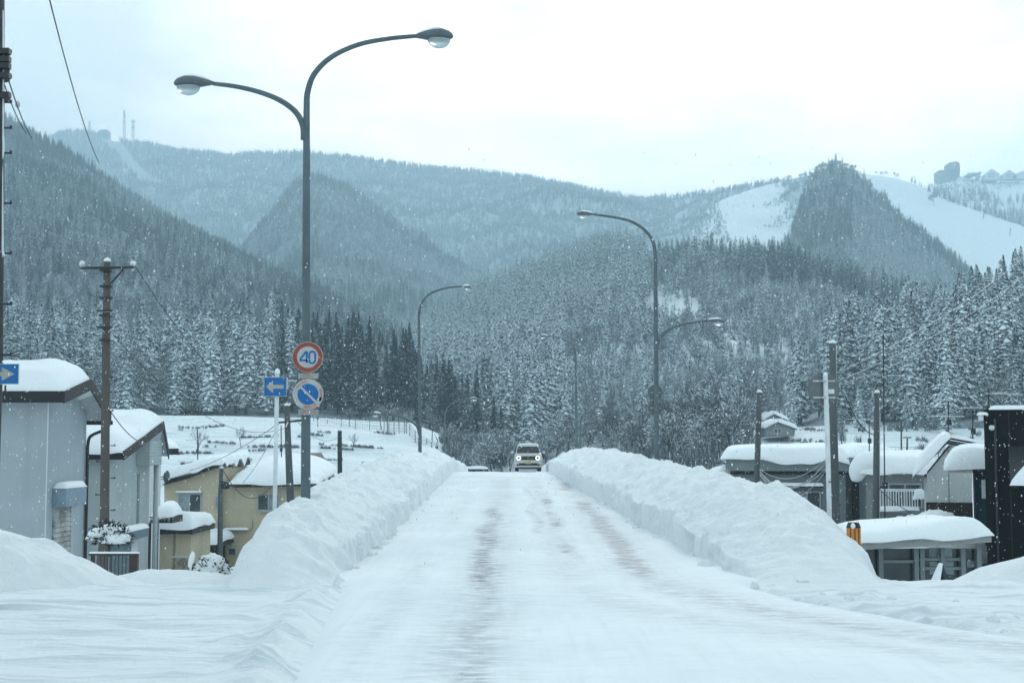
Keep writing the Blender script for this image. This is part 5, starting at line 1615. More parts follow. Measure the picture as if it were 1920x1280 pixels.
# --- teal building
t = thing('building', 'dark teal walled building with a thick snow roof squeezed beside the black wall', 'building', (14, 41, -3), 'buildings along the right side street')
D = 41
x0, x1 = XZ(1826, 0, D), XZ(1880, 0, D); zt = P(0, 884, D).z
b = MB(); b.box((x0, D, -3.4), (x1, D + 4, zt)); b.build('wall', W_TEAL, t)
xr0 = XZ(1794, 0, D - .5)
b = MB(); b.box((xr0, D - .5, zt + .003), (x1, D + 4, zt + .13)); ro = b.build('roof', FASC, t)
b = MB(); b.box((xr0 - .02, D - .55, zt - .02), (XZ(1826, 0, D), D - .503, zt + .08)); b.build('gutter', GALV, ro)
snow_slab((xr0 - .1, D - .6, zt + .12), (x1, D - .6, zt + .12), (x1, D + 3.6, zt + .2), (xr0 - .1, D + 3.6, zt + .2), .62, parent=ro, over=.18, droop=.10, lump=.18, r=.65)
b = MB(); q0, q1 = pz(1840, 934, D), pz(1852, 898, D); b.box((q0[0], D - .06, q0[1]), (q1[0], D - .005, q1[1])); b.build('white_panel', WHITEP, t, bevel=.03)
b = MB(); q = P(1829, 960, D); b.tube([(q.x, D - .06, -3), (q.x, D - .06, zt - .05)], .03, 8); b.build('downpipe', IRON, t)

turn_thing(t, 1826, 41)
# --- black building at the right edge
t = thing('building', 'black clad building with a snow-capped parapet at the right edge', 'building', (12.5, 33, -2), 'buildings along the right side street')
D = 33
x0, x1 = XZ(1850, 0, D), XZ(2150, 0, D); zt = P(0, 768, D).z
b = MB(); b.box((x0, D, -2.8), (x1, D + 7, zt)); b.build('wall', W_BLACK, t)
for px in (1867,):
    q = P(px, 900, D); b = MB(); b.tube([(q.x, D - .05, -2.6), (q.x, D - .05, P(0, 785, D).z)], .028, 8); b.build('vertical_pipe', DKPOLE, t, smooth=True)
b = MB()
for i in range(9):
    xx = x0 + .55 + i * .42; b.box((xx - .012, D - .014, -2.7), (xx + .012, D - .002, zt - .03))
b.build('cladding_joints', FASC, t)
snow_slab((x0 + .12, D - .06, zt), (x1, D - .06, zt), (x1, D + 7, zt), (x0 + .12, D + 7, zt), .10, parent=t, over=.03, droop=.0, r=.15, lump=.25)
b = MB(); zq = P(0, 778, D).z; b.box((x0 - .12, D - .05, zq - .14), (x0 - .003, D + 1.0, zq)); st = b.build('gutter_box', WHITEP, t, bevel=.03)
snow_slab((x0 - .15, D - .07, zq), (x0 + .1, D - .07, zq), (x0 + .1, D + 1, zq), (x0 - .15, D + 1, zq), .08, 'gutter_snow', st, over=.02, droop=.0, lump=.2)
p = P(1859, 802, D); b = MB(); b.loft([[(p.x + .07 * k * math.cos(a), D - .06 + .06 * k * math.sin(a), p.z + z) for a in [6.283 * j / 10 for j in range(10)]] for k, z in ((.3, -.06), (.9, -.03), (1, .02), (.6, .06))]); b.build('wall_lamp', WHITEP, t, smooth=True)
# awning of the black building: fabric with a scalloped edge under snow
D2 = 31.2
ax0 = XZ(1893, 0, D2) + .62; zt2, zb2 = P(0, 838, D2).z, P(0, 912, D2).z
b = MB(); rows = []
n = 60
for j in range(9):
    v = j / 8; row = []
    for i in range(n + 1):
        u = i / n; x = ax0 + u * 3.2
        z = zt2 + (zb2 - zt2) * v; y = 33 - .02 - (33 - D2) * v
        if j == 8: z -= .05 * abs(math.sin(x * 14))
        row.append((x, y, z + .02))
    rows.append(row)
b.grid(rows); b.build('awning', IRON, t)
snow_slab((ax0 - .02, D2 - .03, zb2 + .03), (ax0 + 3.2, D2 - .03, zb2 + .03), (ax0 + 3.2, 32.95, zt2 + .03), (ax0 + .8, 32.95, zt2 + .03), .22, 'awning_snow', t, over=.03, droop=.06, lump=.2)

turn_thing(t, 1850, 33)
# --- glazed shed in front
t = thing('shed', 'low glazed shed with a deep snow roof left of the black building', 'shed', (9.5, 29, -2.6))
D = 29
x0, x1 = XZ(1628, -.5, D), XZ(1850, -.5, D)
zl, zr = P(0, 1029, D).z, P(0, 1014, D).z
b = MB(); b.hexa([(x0 - .35, D - .35, zl), (x1, D - .35, zr), (x1, D + 2.6, zr + .0), (x0 - .35, D + 2.6, zl + .0), (x0 - .35, D - .35, zl + .14), (x1, D - .35, zr + .17), (x1, D + 2.6, zr + .18), (x0 - .35, D + 2.6, zl + .15)]); ro = b.build('roof', BEAM, t, bevel=.01)
snow_slab((x0 - .4, D - .45, zl + .14), (x1 + .02, D - .40, zr + .18), (x1 + .02, D + 2.6, zr + .16), (x0 - .4, D + 2.6, zl + .12), .30, parent=ro, over=.10, droop=.14, lump=.28, r=.5)
b = MB(); b.box((x0, D + .25, -2.9), (x1, D + .3, zl - .005)); b.build('glass_front', mat_window('shed_glass', (.035, .05, .056)), t)
for px in (1655, 1722, 1733, 1772, 1810, 1840):
    q = XZ(px, -.8, D); b = MB(); b.box((q - .045, D + .08, -2.9), (q + .045, D + .245, min(zl, zr) - .002)); b.build('mullion', W_GREY, t)
for py, xa, xb in ((1049, 1725, 1812), (1066, 1725, 1812), (1053, 1660, 1722)):
    z = P(0, py, D).z; b = MB(); b.box((XZ(xa, -.8, D), D + .12, z - .03), (XZ(xb, -.8, D), D + .24, z + .03)); b.build('glazing_bar', W_GREY, t)
for (xa, ya, xb, yb_) in ((1748, 1028, 1792, 1047), (1750, 1054, 1795, 1078), (1820, 1052, 1838, 1065)):
    b = MB(); q0, q1 = pz(xa, yb_, D), pz(xb, ya, D); b.box((q0[0], D + .235, q0[1]), (q1[0], D + .247, q1[1])); b.build('pale_blind', PANEC, t)
for px, py, D, rx, ry, h, sd in ((1690, 985, 40, 1.6, 1.0, .62, 11), (1720, 985, 39, 1.0, .8, .7, 12)):
    q = P(px, py, D); mound('snow_pile', '%s of the two crumbly heaps of cleared snow below the balcony' % ('left, lower' if sd == 11 else 'right, higher') , q.x, D, -.75, rx, ry, h, sd, rough=.6, n=40)
q = P(1775, 985, 38.5); mound('snow_pile', 'smooth wind-shaped drift under the dark plinth of the gabled house', q.x, 40, -1.0, 1.6, 1.6, 1.25, 13, rough=.15, pw=.7)

# --- huts on the hill to the right
for (x0, xp, x1, ye, yp, yb_, D, lab) in ((1429, 1450, 1478, 786, 774, 800, 186, 'upper small hut with a snowy gable on the right hillside'), (1432, 1458, 1494, 801, 789, 812, 176, 'lower small hut with a snowy gable on the right hillside')):
    q = P(xp, ye, D); t = thing('hut', lab, 'hut', (q.x, D, P(xp, yb_, D).z), 'huts on the right hillside')
    pl = [(x0 + 3, yb_ + 6), (x0 + 3, ye + 2), (xp, yp + 3), (x1 - 4, ye + 2), (x1 - 4, yb_ + 6)]
    b = MB(); b.ext([(pz(x, y, D)[0], D, pz(x, y, D)[1]) for x, y in pl], (0, 6, 0)); b.build('wall', W_CONC, t)
    a, c, e_ = [Vector((pz(x, y, D)[0], D - .4, pz(x, y, D)[1])) for x, y in ((x0 - 1, ye + 2), (xp, yp + 1), (x1 + 1, ye + 3))]
    ro = roof_edge(t, [(x0 - 1, ye + 3), (xp, yp + 2), (x1 + 1, ye + 4)], D - .4, .15, 6.8, FASCG)
    snow_slab(a, c, c + Vector((0, 6.8, 0)), a + Vector((0, 6.8, 0)), .5, parent=ro, over=.1, droop=.1, lump=.2)
    snow_slab(c, e_, e_ + Vector((0, 6.8, 0)), c + Vector((0, 6.8, 0)), .5, parent=ro, over=.1, droop=.1, lump=.2)
    window(t, pz(xp - 6, yb_ - 1, D), pz(xp + 6, ye + 3, D), D, 2, [PANE], sill=False, t=.08)

# --- buildings on the skyline
HAZEB = mat_wall('hotel_wall', (.22, .25, .24), .1, .2)
D = 1880
t = thing('hotel', 'tower block hotel on the snowy skyline at the upper right', 'hotel', P(1778, 336, D))
def blk(x0, y0, x1, y1, D, dep, name, mat, t):
    b = MB(); a, c = P(x0, y1, D), P(x1, y0, D); b.box((a.x, D, a.z - 8), (c.x, D + dep, c.z)); return b.build(name, mat, t)
blk(1761.5, 319, 1784, 333, D, 25, 'wing', HAZEB, t)
b = MB(); b.ext([(pz(x, y, D)[0], D - 4, pz(x, y, D)[1]) for x, y in ((1782, 335), (1782, 306), (1783, 305), (1792, 304), (1797.5, 307), (1798.5, 318), (1797.5, 333))], (0, 22, 0)); tw = b.build('tower', mat_wall('hotel_tower', (.13, .155, .16), .1, .1), t)
for i in range(5):
    b = MB(); a, c = P(1784, 311 + i * 4.2, D - 5), P(1796.5, 312.2 + i * 4.2, D - 5); b.box((a.x, D - 4.6, c.z), (c.x, D - 4.02, a.z)); b.build('window_band', PANE, tw)
blk(1781, 304.2, 1790, 305.2, D - 6, 26, 'roof_edge', HAZEB, tw)
for (x0, xp, x1, ye, yp, yb_, lab) in ((1848, 1859, 1874, 328, 318.5, 337, 'white gabled lodge with dark windows on the right skyline'), (1880, 1892, 1906, 329, 320, 335, 'long snowy lodge with dormers right of the gabled lodge on the skyline'), (1900, 1925, 1950, 329, 320, 335, 'snow-roofed lodge cut by the right edge on the skyline')):
    D = 1860; t = thing('lodge', lab, 'lodge', P(xp, yb_, D), 'lodges on the skyline')
    pl = [(x0, yb_), (x0, ye), (xp, yp), (x1, ye), (x1, yb_)]
    b = MB(); b.ext([(pz(x, y, D)[0], D, pz(x, y, D)[1]) for x, y in pl], (0, 16, 0)); b.build('wall', W_WHITE, t)
    a, c, e_ = [Vector((pz(x, y, D)[0], D - 1, pz(x, y, D)[1])) for x, y in ((x0 - 1, ye), (xp, yp - .3), (x1 + 1, ye))]
    b = MB(); b.ext([a, c, e_, e_ + Vector((0, 0, .8)), c + Vector((0, 0, 1.2)), a + Vector((0, 0, .8))], (0, 18, 0)); b.build('roof', HILLSNOW, t)
    for k in range(3):
        for (wy) in (ye - 1.0, ye + 3.2):
            xx = xp - 4 + k * 4
            b = MB(); q0, q1 = pz(xx - 1.1, wy + 1.1, D), pz(xx + 1.1, wy - 1.1, D); b.box((q0[0], D - .5, q0[1]), (q1[0], D - .03, q1[1])); b.build('window', PANE, t)
t = thing('lift_station', 'low dark lift station roof on the skyline right of the hotel', 'building', P(1824, 330, 1870))
D = 1870; b = MB(); b.ext([(pz(x, y, D)[0], D, pz(x, y, D)[1]) for x, y in ((1812, 329), (1816, 325.5), (1826, 323.5), (1830, 324), (1840, 322), (1840, 326), (1828, 328), (1826, 331))], (0, 14, 0)); b.build('roof', W_GREY, t)
t = thing('mountain_station', 'blocky station building on the hazy peak beside the masts', 'building', P(192, 258, 2600))
D = 2600; b = MB(); b.ext([(pz(x, y, D)[0], D, pz(x, y, D)[1]) for x, y in ((182, 262), (182, 248), (188, 243.5), (201, 243), (202.5, 246), (201.5, 262))], (0, 20, 0)); b.build('hall', W_GREY, t)
for px, yt, yb_, dishes, lab in ((233, 206, 262, ((213, 2.5), (219, 2), (231, 2.5)), 'taller lattice radio mast on the hazy left peak'), (249.5, 225, 262, ((228, 4.5), (239, 3.5)), 'shorter radio mast with drum antennas on the hazy left peak'), (168, 227, 252, ((231, 1.5),), 'slim mast left of the station building on the hazy peak')):
    D = 2600; s = D / F; a, c = P(px, yb_, D), P(px, yt, D)
    t = thing('radio_mast', lab, 'radio mast', a, 'radio masts on the peak'); b = MB(); w0, w1 = 2.2 * s, 1.0 * s
    for sx, sy in ((1, 1), (1, -1), (-1, 1), (-1, -1)): b.tube([a + Vector((sx * w0, sy * w0, 0)), c + Vector((sx * w1, sy * w1, 0))], .28, 5)
    n = 9
    for i in range(n):
        q0, q1 = a.lerp(c, i / n), a.lerp(c, (i + 1) / n); k0 = w0 + (w1 - w0) * i / n; k1 = w0 + (w1 - w0) * (i + 1) / n
        for sy in (1, -1):
            b.tube([q0 + Vector((-k0, sy * k0, 0)), q1 + Vector((k1, sy * k1, 0))], .16, 4); b.tube([q0 + Vector((k0, sy * k0, 0)), q1 + Vector((-k1, sy * k1, 0))], .16, 4)
    b.build('lattice_tower', W_GREY, t)
    for dy, w in dishes:
        q = P(px, dy, D); b = MB(); b.tube([q - Vector((w * s, 0, 0)), q + Vector((w * s, 0, 0))], 1.1 * s, 10); b.build('antenna', W_GREY, t)
for px, yt, yb_, lean, lab in ((1843, 396, 411, 3, 'upper ski lift pylon on the white slope'), (1893, 430, 443, 2, 'lower ski lift pylon on the white slope')):
    h = H_['piste']; best = None
    for i in range(200):
        q = h.at(px, i / 200)
        if abs(project(q)[1] - yb_) < 1.0: best = q
    q = best or h.at(px, .8); D = q.y; s = D / F
    t = thing('lift_pylon', lab, 'lift pylon', q, 'ski lift pylons'); b = MB(); top = q + Vector((lean * s, 0, (yb_ - yt) * s)); b.tube([q - Vector((0, 0, 2)), top], [.45, .3], 8); b.build('post', DKPOLE, t)
    b = MB(); b.box((top.x - 3.2 * s, D - .3, top.z - .25), (top.x + 3.2 * s, D + .3, top.z + .25)); b.build('crossarm', DKPOLE, t)
# ------------------------------------------------------------------ the little van
def build_van():
    D = 75.0
    zb = rz(D) + .02; xc = XZ(990.5, zb, D)
    t = thing('van', 'small boxy white van with lit round headlights coming over the crest', 'van', (xc, D, zb))
    PAINT = mat_plain('van_paint', (.50, .51, .50), .3, .0, var=.06, scale=3, spec=.5)
    BLK = mat_plain('van_black', (.012, .013, .014), .5)
    TYRE = mat_plain('tyre', (.018, .018, .019), .85)
    GL = mat_window('van_glass', (.012, .018, .02))
    hw = .735; L = 3.3; H = 1.44
    def ring(z, w, y0, y1, r=.12):
        pts = []
        for cx, cy, a0 in ((w - r, y1 - r, 0), (-w + r, y1 - r, 90), (-w + r, y0 + r, 180), (w - r, y0 + r, 270)):
            for k in range(5):
                a = R(a0 + k * 22.5); pts.append((xc + cx + r * math.cos(a), D + cy + r * math.sin(a), zb + z))
        return pts
    b = MB(); b.loft([ring(.20, .68, .06, L), ring(.26, .725, .01, L), ring(.42, .735, 0, L), ring(.62, .735, 0, L), ring(.82, .725, .02, L), ring(.92, .70, .07, L), ring(.955, .67, .14, L - .01)])
    b.loft([ring(.93, .655, .55, L - .02), ring(1.30, .585, .80, L - .08), ring(1.39, .56, .86, L - .12), ring(1.425, .50, .95, L - .2)])
    body = b.build('body', PAINT, t, smooth=True)
    body.data.polygons.foreach_set('use_smooth', [True] * len(body.data.polygons))
    m = body.modifiers.new('edge', 'EDGE_SPLIT'); m.split_angle = R(40)
    # windscreen and side glass
    def q(x, y, z): return (xc + x, D + y, zb + z)
    b = MB(); b.ext([q(-.60, .535, .955), q(.60, .535, .955), q(.545, .765, 1.305), q(-.545, .765, 1.305)], (0, -.012, .008)); ws = b.build('windscreen', GL, t)
    b = MB(); b.tube([q(-.42, .52, .965), q(.06, .555, 1.02)], .010, 5); b.tube([q(.06, .52, .965), q(.50, .555, 1.02)], .010, 5); b.build('wiper', BLK, ws)
    for s in (-1, 1):
        b = MB(); b.ext([q(s * .662, .75, .97), q(s * .662, 2.9, .97), q(s * .600, 2.85, 1.28), q(s * .600, .95, 1.28)], (s * .006, 0, 0)); b.build('side_window', GL, t)
    # bonnet leading edge, grille, lights
    b = MB(); b.box(q(-.40, -.012, .60), q(.40, .02, .80)); g = b.build('grille', BLK, t, bevel=.01)
    for k in range(3):
        b = MB(); b.box(q(-.38, -.02, .635 + k * .055), q(.38, -.0125, .647 + k * .055)); b.build('grille_bar', mat_plain('grille_bar', (.05, .05, .05), .4, .5), g)
    b = MB()
    b.box(q(-.035, -.034, .675), q(-.018, -.021, .755)); b.box(q(.018, -.034, .675), q(.035, -.021, .755)); b.box(q(-.018, -.034, .705), q(.018, -.021, .722))
    b.build('emblem', GALV, g)
    LED = bpy.data.materials.new('lamp_ring_light'); LED.use_nodes = True
    bs = LED.node_tree.nodes['Principled BSDF']; bs.inputs['Emission Color'].default_value = (.93, 1, 1, 1); bs.inputs['Emission Strength'].default_value = 0.95
    for s in (-1, 1):
        b = MB(); b.disc(q(s * .50, .012, .705), .135, (0, -1, 0), .04, 28); hl = b.build('headlight', BLK, t)
        b = MB(); b.disc(q(s * .50, -.029, .705), .125, (0, -1, 0), .008, 28, r_in=.062); b.build('light_ring', LED, hl)
        b = MB(); b.disc(q(s * .50, -.029, .705), .058, (0, -1, 0), .006, 20); b.build('lens', GL, hl)
        # mirror
        b = MB(); c = Vector(q(s * .83, .62, 1.0)); b.loft([[(c.x + .095 * k * math.cos(a), c.y + y, c.z + .075 * k * math.sin(a)) for a in [6.283 * j / 12 for j in range(12)]] for k, y in ((.5, -.06), (1, -.03), (1, .04), (.7, .06))]); mi = b.build('mirror', PAINT, t, smooth=True)
        b = MB(); b.tube([q(s * .70, .64, .95), q(s * .80, .62, .96)], .025, 6); b.build('mirror_arm', BLK, mi)
        b = MB(); b.disc(q(s * .56, -.006, .345), .05, (0, -1, 0), .02, 14); b.build('fog_lamp', BLK, t)
    b = MB(); b.box(q(-.50, -.016, .315), q(.50, .01, .44)); lo = b.build('lower_grille', BLK, t, bevel=.012)
    b = MB(); b.box(q(-.165, -.034, .40), q(.165, -.018, .53)); pl = b.build('number_plate', mat_plain('plate_yellow', (.42, .36, .12), .5, var=.15), t, bevel=.004)
    b = MB(); b.box(q(-.62, -.02, .235), q(.62, .02, .30)); b.build('bumper_lip', PAINT, t, bevel=.01)
    b = MB(); b.box(q(-.60, .03, .13), q(.60, .3, .20)); b.build('under_tray', BLK, t)
    for s in (-1, 1):
        for y in (.55, 2.75):
            b = MB(); b.tube([q(s * .50, y, .27), q(s * .69, y, .27)], .27, 22); w = b.build('wheel', TYRE, t)
            b = MB(); b.disc(q(s * .692, y, .27), .17, (s, 0.0001, 0), .008, 18); b.build('rim', GALV, w)
    snow_slab(q(-.50, .96, 1.425), q(.50, .96, 1.425), q(.50, 2.9, 1.425), q(-.50, 2.9, 1.425), .05, 'roof_snow', t, over=0, droop=0, lump=.3)
build_van()

# dark barrier beyond the crest
D = 100; q = P(888, 883, D)
t = thing('parapet', 'dark low bridge parapet capped with snow, left of the van', 'parapet', (q.x, D, rz(D)))
zt = P(0, 878.5, D).z; x0, x1 = XZ(862, .5, D), XZ(914, .5, D)
b = MB(); b.box((x0, D, rz(D) - .5), (x1, D + .25, zt)); pn = b.build('panel', W_GREY, t)
b = MB(); b.box((x0, D - .05, zt - .12), (x1, D - .003, zt - .05)); b.box((x0, D - .05, zt - .34), (x1, D - .003, zt - .27))
for i in range(5): b.box((x0 + (x1 - x0) * i / 4 - .04, D - .06, zt - .6), (x0 + (x1 - x0) * i / 4 + .04, D - .004, zt - .01))
b.build('rail', FASC, t)
snow_slab((x0, D - .1, zt), (x1, D - .1, zt), (x1, D + .6, zt), (x0, D + .6, zt), .16, 'snow_cap', t, over=.04, droop=.03)

# ------------------------------------------------------------------ corner furniture
D = 24.6
t = thing('railing', 'short brown railing with thin bars in front of the snowy shrub', 'railing', (XZ(170, .2, D), D, 0))
zt, zb_ = P(0, 1037, D).z, P(0, 1078, D).z
x0, x1 = XZ(167, .2, D), XZ(259, .2, D)
BRN = mat_plain('brown_steel', (.045, .032, .028), .6)
b = MB(); b.box((x0, D - .03, zt - .03), (x1, D + .03, zt)); rl = b.build('top_rail', BRN, t)
snow_slab((x0, D - .03, zt), (x1 + .02, D - .03, zt), (x1 + .02, D + .04, zt), (x0, D + .04, zt), .03, 'rail_snow', rl, over=.01, droop=0)
b = MB(); b.box((x1 - .13, D - .065, -.3), (x1, D + .065, zt + .0)); b.build('end_post', BRN, t, bevel=.01)
b = MB(); b.box((x0 + .04, D - .03, -.3), (x0 + .1, D + .03, zt - .03)); b.build('post', BRN, t)
for i in range(11):
    xx = x0 + .14 + i * .062; b = MB(); b.tube([(xx, D, -.2), (xx, D, zt - .03)], .007, 6); b.build('bar', IRON, t)
# snow-laden shrub behind the railing
def needle_bush(label, c, r, h, seed, n=420, caps=4):
    rd = random.Random(seed); t = thing('shrub', label, 'shrub', c)
    b = MB()
    for i in range(n):
        th, ph = rd.random() * 6.283, math.acos(rd.uniform(-.35, 1)); rr = rd.uniform(.45, 1.0)
        d = Vector((math.sin(ph) * math.cos(th), math.sin(ph) * math.sin(th), math.cos(ph)))
        p = Vector(c) + Vector((d.x * r * rr, d.y * r * rr * .8, h * .5 + d.z * h * .5 * rr))
        for k in range(3):
            v = (d + Vector((rd.uniform(-.7, .7), rd.uniform(-.7, .7), rd.uniform(-.5, .5)))).normalized() * rd.uniform(.05, .11) * r * 2
            s = v.cross(Vector((rd.uniform(-1, 1), rd.uniform(-1, 1), 1))).normalized() * .012
            b.add([p - s, p + s, p + v + s * .4, p + v - s * .4], [(0, 1, 2, 3)])
    b.build('needles', mat_plain('bush_needles', (.014, .022, .018), .9, var=.4), t)
    b = MB()
    for k in range(7):
        a = rd.random() * 6.28; e = Vector(c) + Vector((math.cos(a) * r * .7, math.sin(a) * r * .6, h * rd.uniform(.5, 1.05)))
        b.tube([Vector(c), Vector(c) + Vector((0, 0, h * .3)), e], [.03, .022, .008], 5)
    b.build('stems', BARK, t)
    for k in range(caps):
        a = k * 2.4 + .5; rr = r * (.0 if k == 0 else .55)
        cc = Vector(c) + Vector((math.cos(a) * rr, math.sin(a) * rr * .6, h * (.80 if k == 0 else rd.uniform(.55, .72)))); R0 = r * rd.uniform(.42, .6)
        rings = []
        for i in range(8):
            w = i / 7 * math.pi * .62
            rings.append([(cc.x + R0 * math.sin(w) * math.cos(q) * (1 + .25 * nz(q * 1.5, k * 3 + i * .3)), cc.y + R0 * .8 * math.sin(w) * math.sin(q) * (1 + .25 * nz(q * 1.5, k * 5)), cc.z + R0 * .62 * (math.cos(w) - .35) * (1 + .2 * nz(q, i * .5, k))) for q in [6.283 * j / 14 for j in range(14)]])
        b = MB(); b.loft(rings); b.build('snow_cap', SNOW, t, smooth=True)
    return t
q = P(204, 1035, 26.0); needle_bush('round dark-needled shrub loaded with snow behind the brown railing', (q.x, 26, .05), .40, .62, 3, 420, 6)
q = P(398, 1072, 25.5); 
needle_bush('low dome-shaped shrub buried under snow beside the reflector post', (q.x, 25.4, -.30), .38, .36, 8, 160, 0)
mound('snow_pile', 'domed cap of snow lying over the low shrub beside the reflector post', q.x, 25.5, -.32, .43, .45, .46, 21, rough=.2, n=28, pw=.85)
q = P(356, 1080, 24.2)
t = thing('marker_post', 'short dark reflector post with a clump of snow at the corner', 'marker post', (q.x, 24.2, q.z))
b = MB(); b.hexa([(q.x - .03, 24.18, q.z - .2), (q.x + .03, 24.18, q.z - .2), (q.x + .03, 24.22, q.z - .2), (q.x - .03, 24.22, q.z - .2), (q.x - .01, 24.18, q.z + .34), (q.x + .06, 24.18, q.z + .34), (q.x + .06, 24.22, q.z + .34), (q.x - .01, 24.22, q.z + .34)]); b.build('post', DKPOLE, t)
b = MB(); b.loft([[(q.x + .015 + x + .05 * k * math.cos(a), 24.19 + .05 * k * math.sin(a), q.z + z) for a in [6.283 * j / 9 for j in range(9)]] for k, z, x in ((.3, .10, 0), (.8, .18, -.01), (1, .28, .01), (.9, .36, .03), (.3, .42, .03))]); b.build('snow_clump', SNOW, t, smooth=True)

# orange box with dark lid in the right bank
ORG = mat_plain('orange_paint', (.62, .22, .03), .5, var=.2)
D = 25.4; q0, q1 = P(1591, 1012, D), P(1614, 979, D)
t = thing('beacon_box', 'orange box with a black lid and stripes half sunk in the snow bank', 'beacon', ((q0.x + q1.x) / 2, D, q0.z))
zl = q0.z + (q1.z - q0.z) * .68
b = MB(); b.box((q0.x, D, q0.z - .3), (q1.x, D + .16, zl)); b.build('housing', ORG, t, bevel=.01)
b = MB(); b.hexa([(q0.x - .005, D - .005, zl + .002), (q1.x + .005, D - .005, zl + .002), (q1.x + .005, D + .165, zl + .002), (q0.x - .005, D + .165, zl + .002), (q0.x + .03, D + .01, q1.z), (q1.x - .03, D + .01, q1.z), (q1.x - .03, D + .15, q1.z), (q0.x + .03, D + .15, q1.z)]); b.build('lid', IRON, t, bevel=.006)
for f_ in (.16, .52, .82):
    xx = q0.x + (q1.x - q0.x) * f_; b = MB(); b.box((xx - .008, D - .006, q0.z - .25), (xx + .008, D - .001, zl - .01)); b.build('stripe', IRON, t)
b = MB(); c = Vector((q0.x + .08, D + .0, zl + .02)); b.loft([[(c.x + .045 * k * math.cos(a), c.y - .01 + .03 * k * math.sin(a), c.z + z) for a in [6.283 * j / 9 for j in range(9)]] for k, z in ((.4, -.03), (1, 0), (.9, .04), (.3, .07))]); b.build('snow_clump', SNOW, t, smooth=True)

# folding board at the shed
D = 24.6; q = P(1765, 1080, D); h = (1080 - 1056) * D / F
t = thing('folding_board', 'small snow-plastered folding board in front of the glazed shed', 'board', (q.x, D, q.z - .1))
b = MB(); b.hexa([(q.x - .14, D - .1, q.z - .15), (q.x - .06, D - .1, q.z - .15), (q.x - .06, D + .25, q.z - .15), (q.x - .14, D + .25, q.z - .15), (q.x - .015, D - .02, q.z + h), (q.x + .03, D - .02, q.z + h), (q.x + .03, D + .1, q.z + h), (q.x - .015, D + .1, q.z + h)]); b.build('snow_face', SNOW, t, bevel=.012)
b = MB(); b.hexa([(q.x + .05, D - .06, q.z - .15), (q.x + .13, D - .06, q.z - .15), (q.x + .13, D + .2, q.z - .15), (q.x + .05, D + .2, q.z - .15), (q.x + .005, D - .0, q.z + h * .92), (q.x + .035, D - .0, q.z + h * .92), (q.x + .035, D + .1, q.z + h * .92), (q.x + .005, D + .1, q.z + h * .92)]); b.build('rear_leg', DKPOLE, t)

# ------------------------------------------------------------------ fences and brush of the fields
def field_point(px, D):
    z = 0
    for _ in range(6):
        x = XZ(px, z, D); z = gz(x, D)
    return Vector((x, D, z))
def find_D(px, py, d0=100, d1=225):
    best = None
    for i in range(120):
        D = d0 + (d1 - d0) * i / 119; p = field_point(px, D); e = abs(project(p)[1] - py)
        if best is None or e < best[0]: best = (e, p)
    return best[1]
FENCE = mat_plain('fence_steel', (.10, .13, .14), .7)
def field_fence(label, pts, h=1.2, step=2.2, mesh=True):
    w = [field_point(px, D) for px, D in pts]
    t = thing('field_fence', label, 'fence', w[0], 'fences in the snowy fields')
    posts = []
    for a, c in zip(w[:-1], w[1:]):
        n = max(1, int((c - a).length / step))
        for i in range(n):
            p = a.lerp(c, i / n); p.z = gz(p.x, p.y); posts.append(p)
    posts.append(w[-1])
    for p in posts:
        b = MB(); b.tube([p - Vector((0, 0, .3)), p + Vector((0, 0, h))], .05, 5); b.build('post', FENCE, t)
    b = MB()
    for a, c in zip(posts[:-1], posts[1:]):
        for k in (.25, .5, .75, 1.0) if mesh else (.6, 1.0):
            b.tube([a + Vector((0, 0, h * k)), c + Vector((0, 0, h * k))], .012, 4)
        if mesh:
            L = (c - a).length; n = int(L / .35)
            for i in range(n):
                q = a.lerp(c, i / n); b.tube([q, q + Vector((0, 0, h))], .009, 4)
    b.build('wire_mesh', FENCE, t)
field_fence('wire fence running down across the top of the terraced field', [(588, 196), (720, 190), (800, 172), (860, 160)], 1.5)
field_fence('low wire fence at the foot of the terraced field left of the van', [(640, 118), (760, 116), (860, 118), (925, 118)], .9, 3.0, False)
field_fence('wire fence along the upper rim of the terraced field by the wood', [(560, 218), (650, 218), (760, 216)], 1.3, 2.5)
field_fence('wire fence across the snowy field below the right-hand stand', [(1590, 150), (1700, 150), (1760, 150), (1850, 150)], 1.3)

# frosted brush along the terrace edges
TERR = [((320, 852), (400, 850)), ((450, 822), (520, 818)), ((460, 843), (560, 838)), ((600, 838), (700, 842)), ((640, 842), (720, 840)), ((340, 870), (470, 866)), ((590, 863), (640, 865)), ((700, 812), (740, 815)), ((330, 805), (420, 800)), ((560, 818), (620, 812)), ((1440, 828), (1545, 829)), ((1500, 805), (1545, 808)), ((1400, 832), (1440, 838)), ((800, 868), (860, 872)), ((380, 835), (440, 832)), ((1660, 800), (1720, 805))]
SHR = [shrub_mesh('brush', 400 + i, (T_BARE, T_BARE, T_BROWN, T_BARE)[i], r=.8, n=80) for i in range(4)]
bi = []
rd = random.Random(77)
for (a, c) in TERR:
    n = int(abs(c[0] - a[0]) / 1.1)
    for i in range(n):
        if rd.random() < .45: continue
        f_ = i / max(1, n - 1); px = a[0] + (c[0] - a[0]) * f_; py = a[1] + (c[1] - a[1]) * f_ + rd.uniform(-1, 1)
        p = find_D(px, py); bi.append((p, SHR[rd.randrange(4)], rd.random() * 6.28, rd.uniform(.16, .42)))
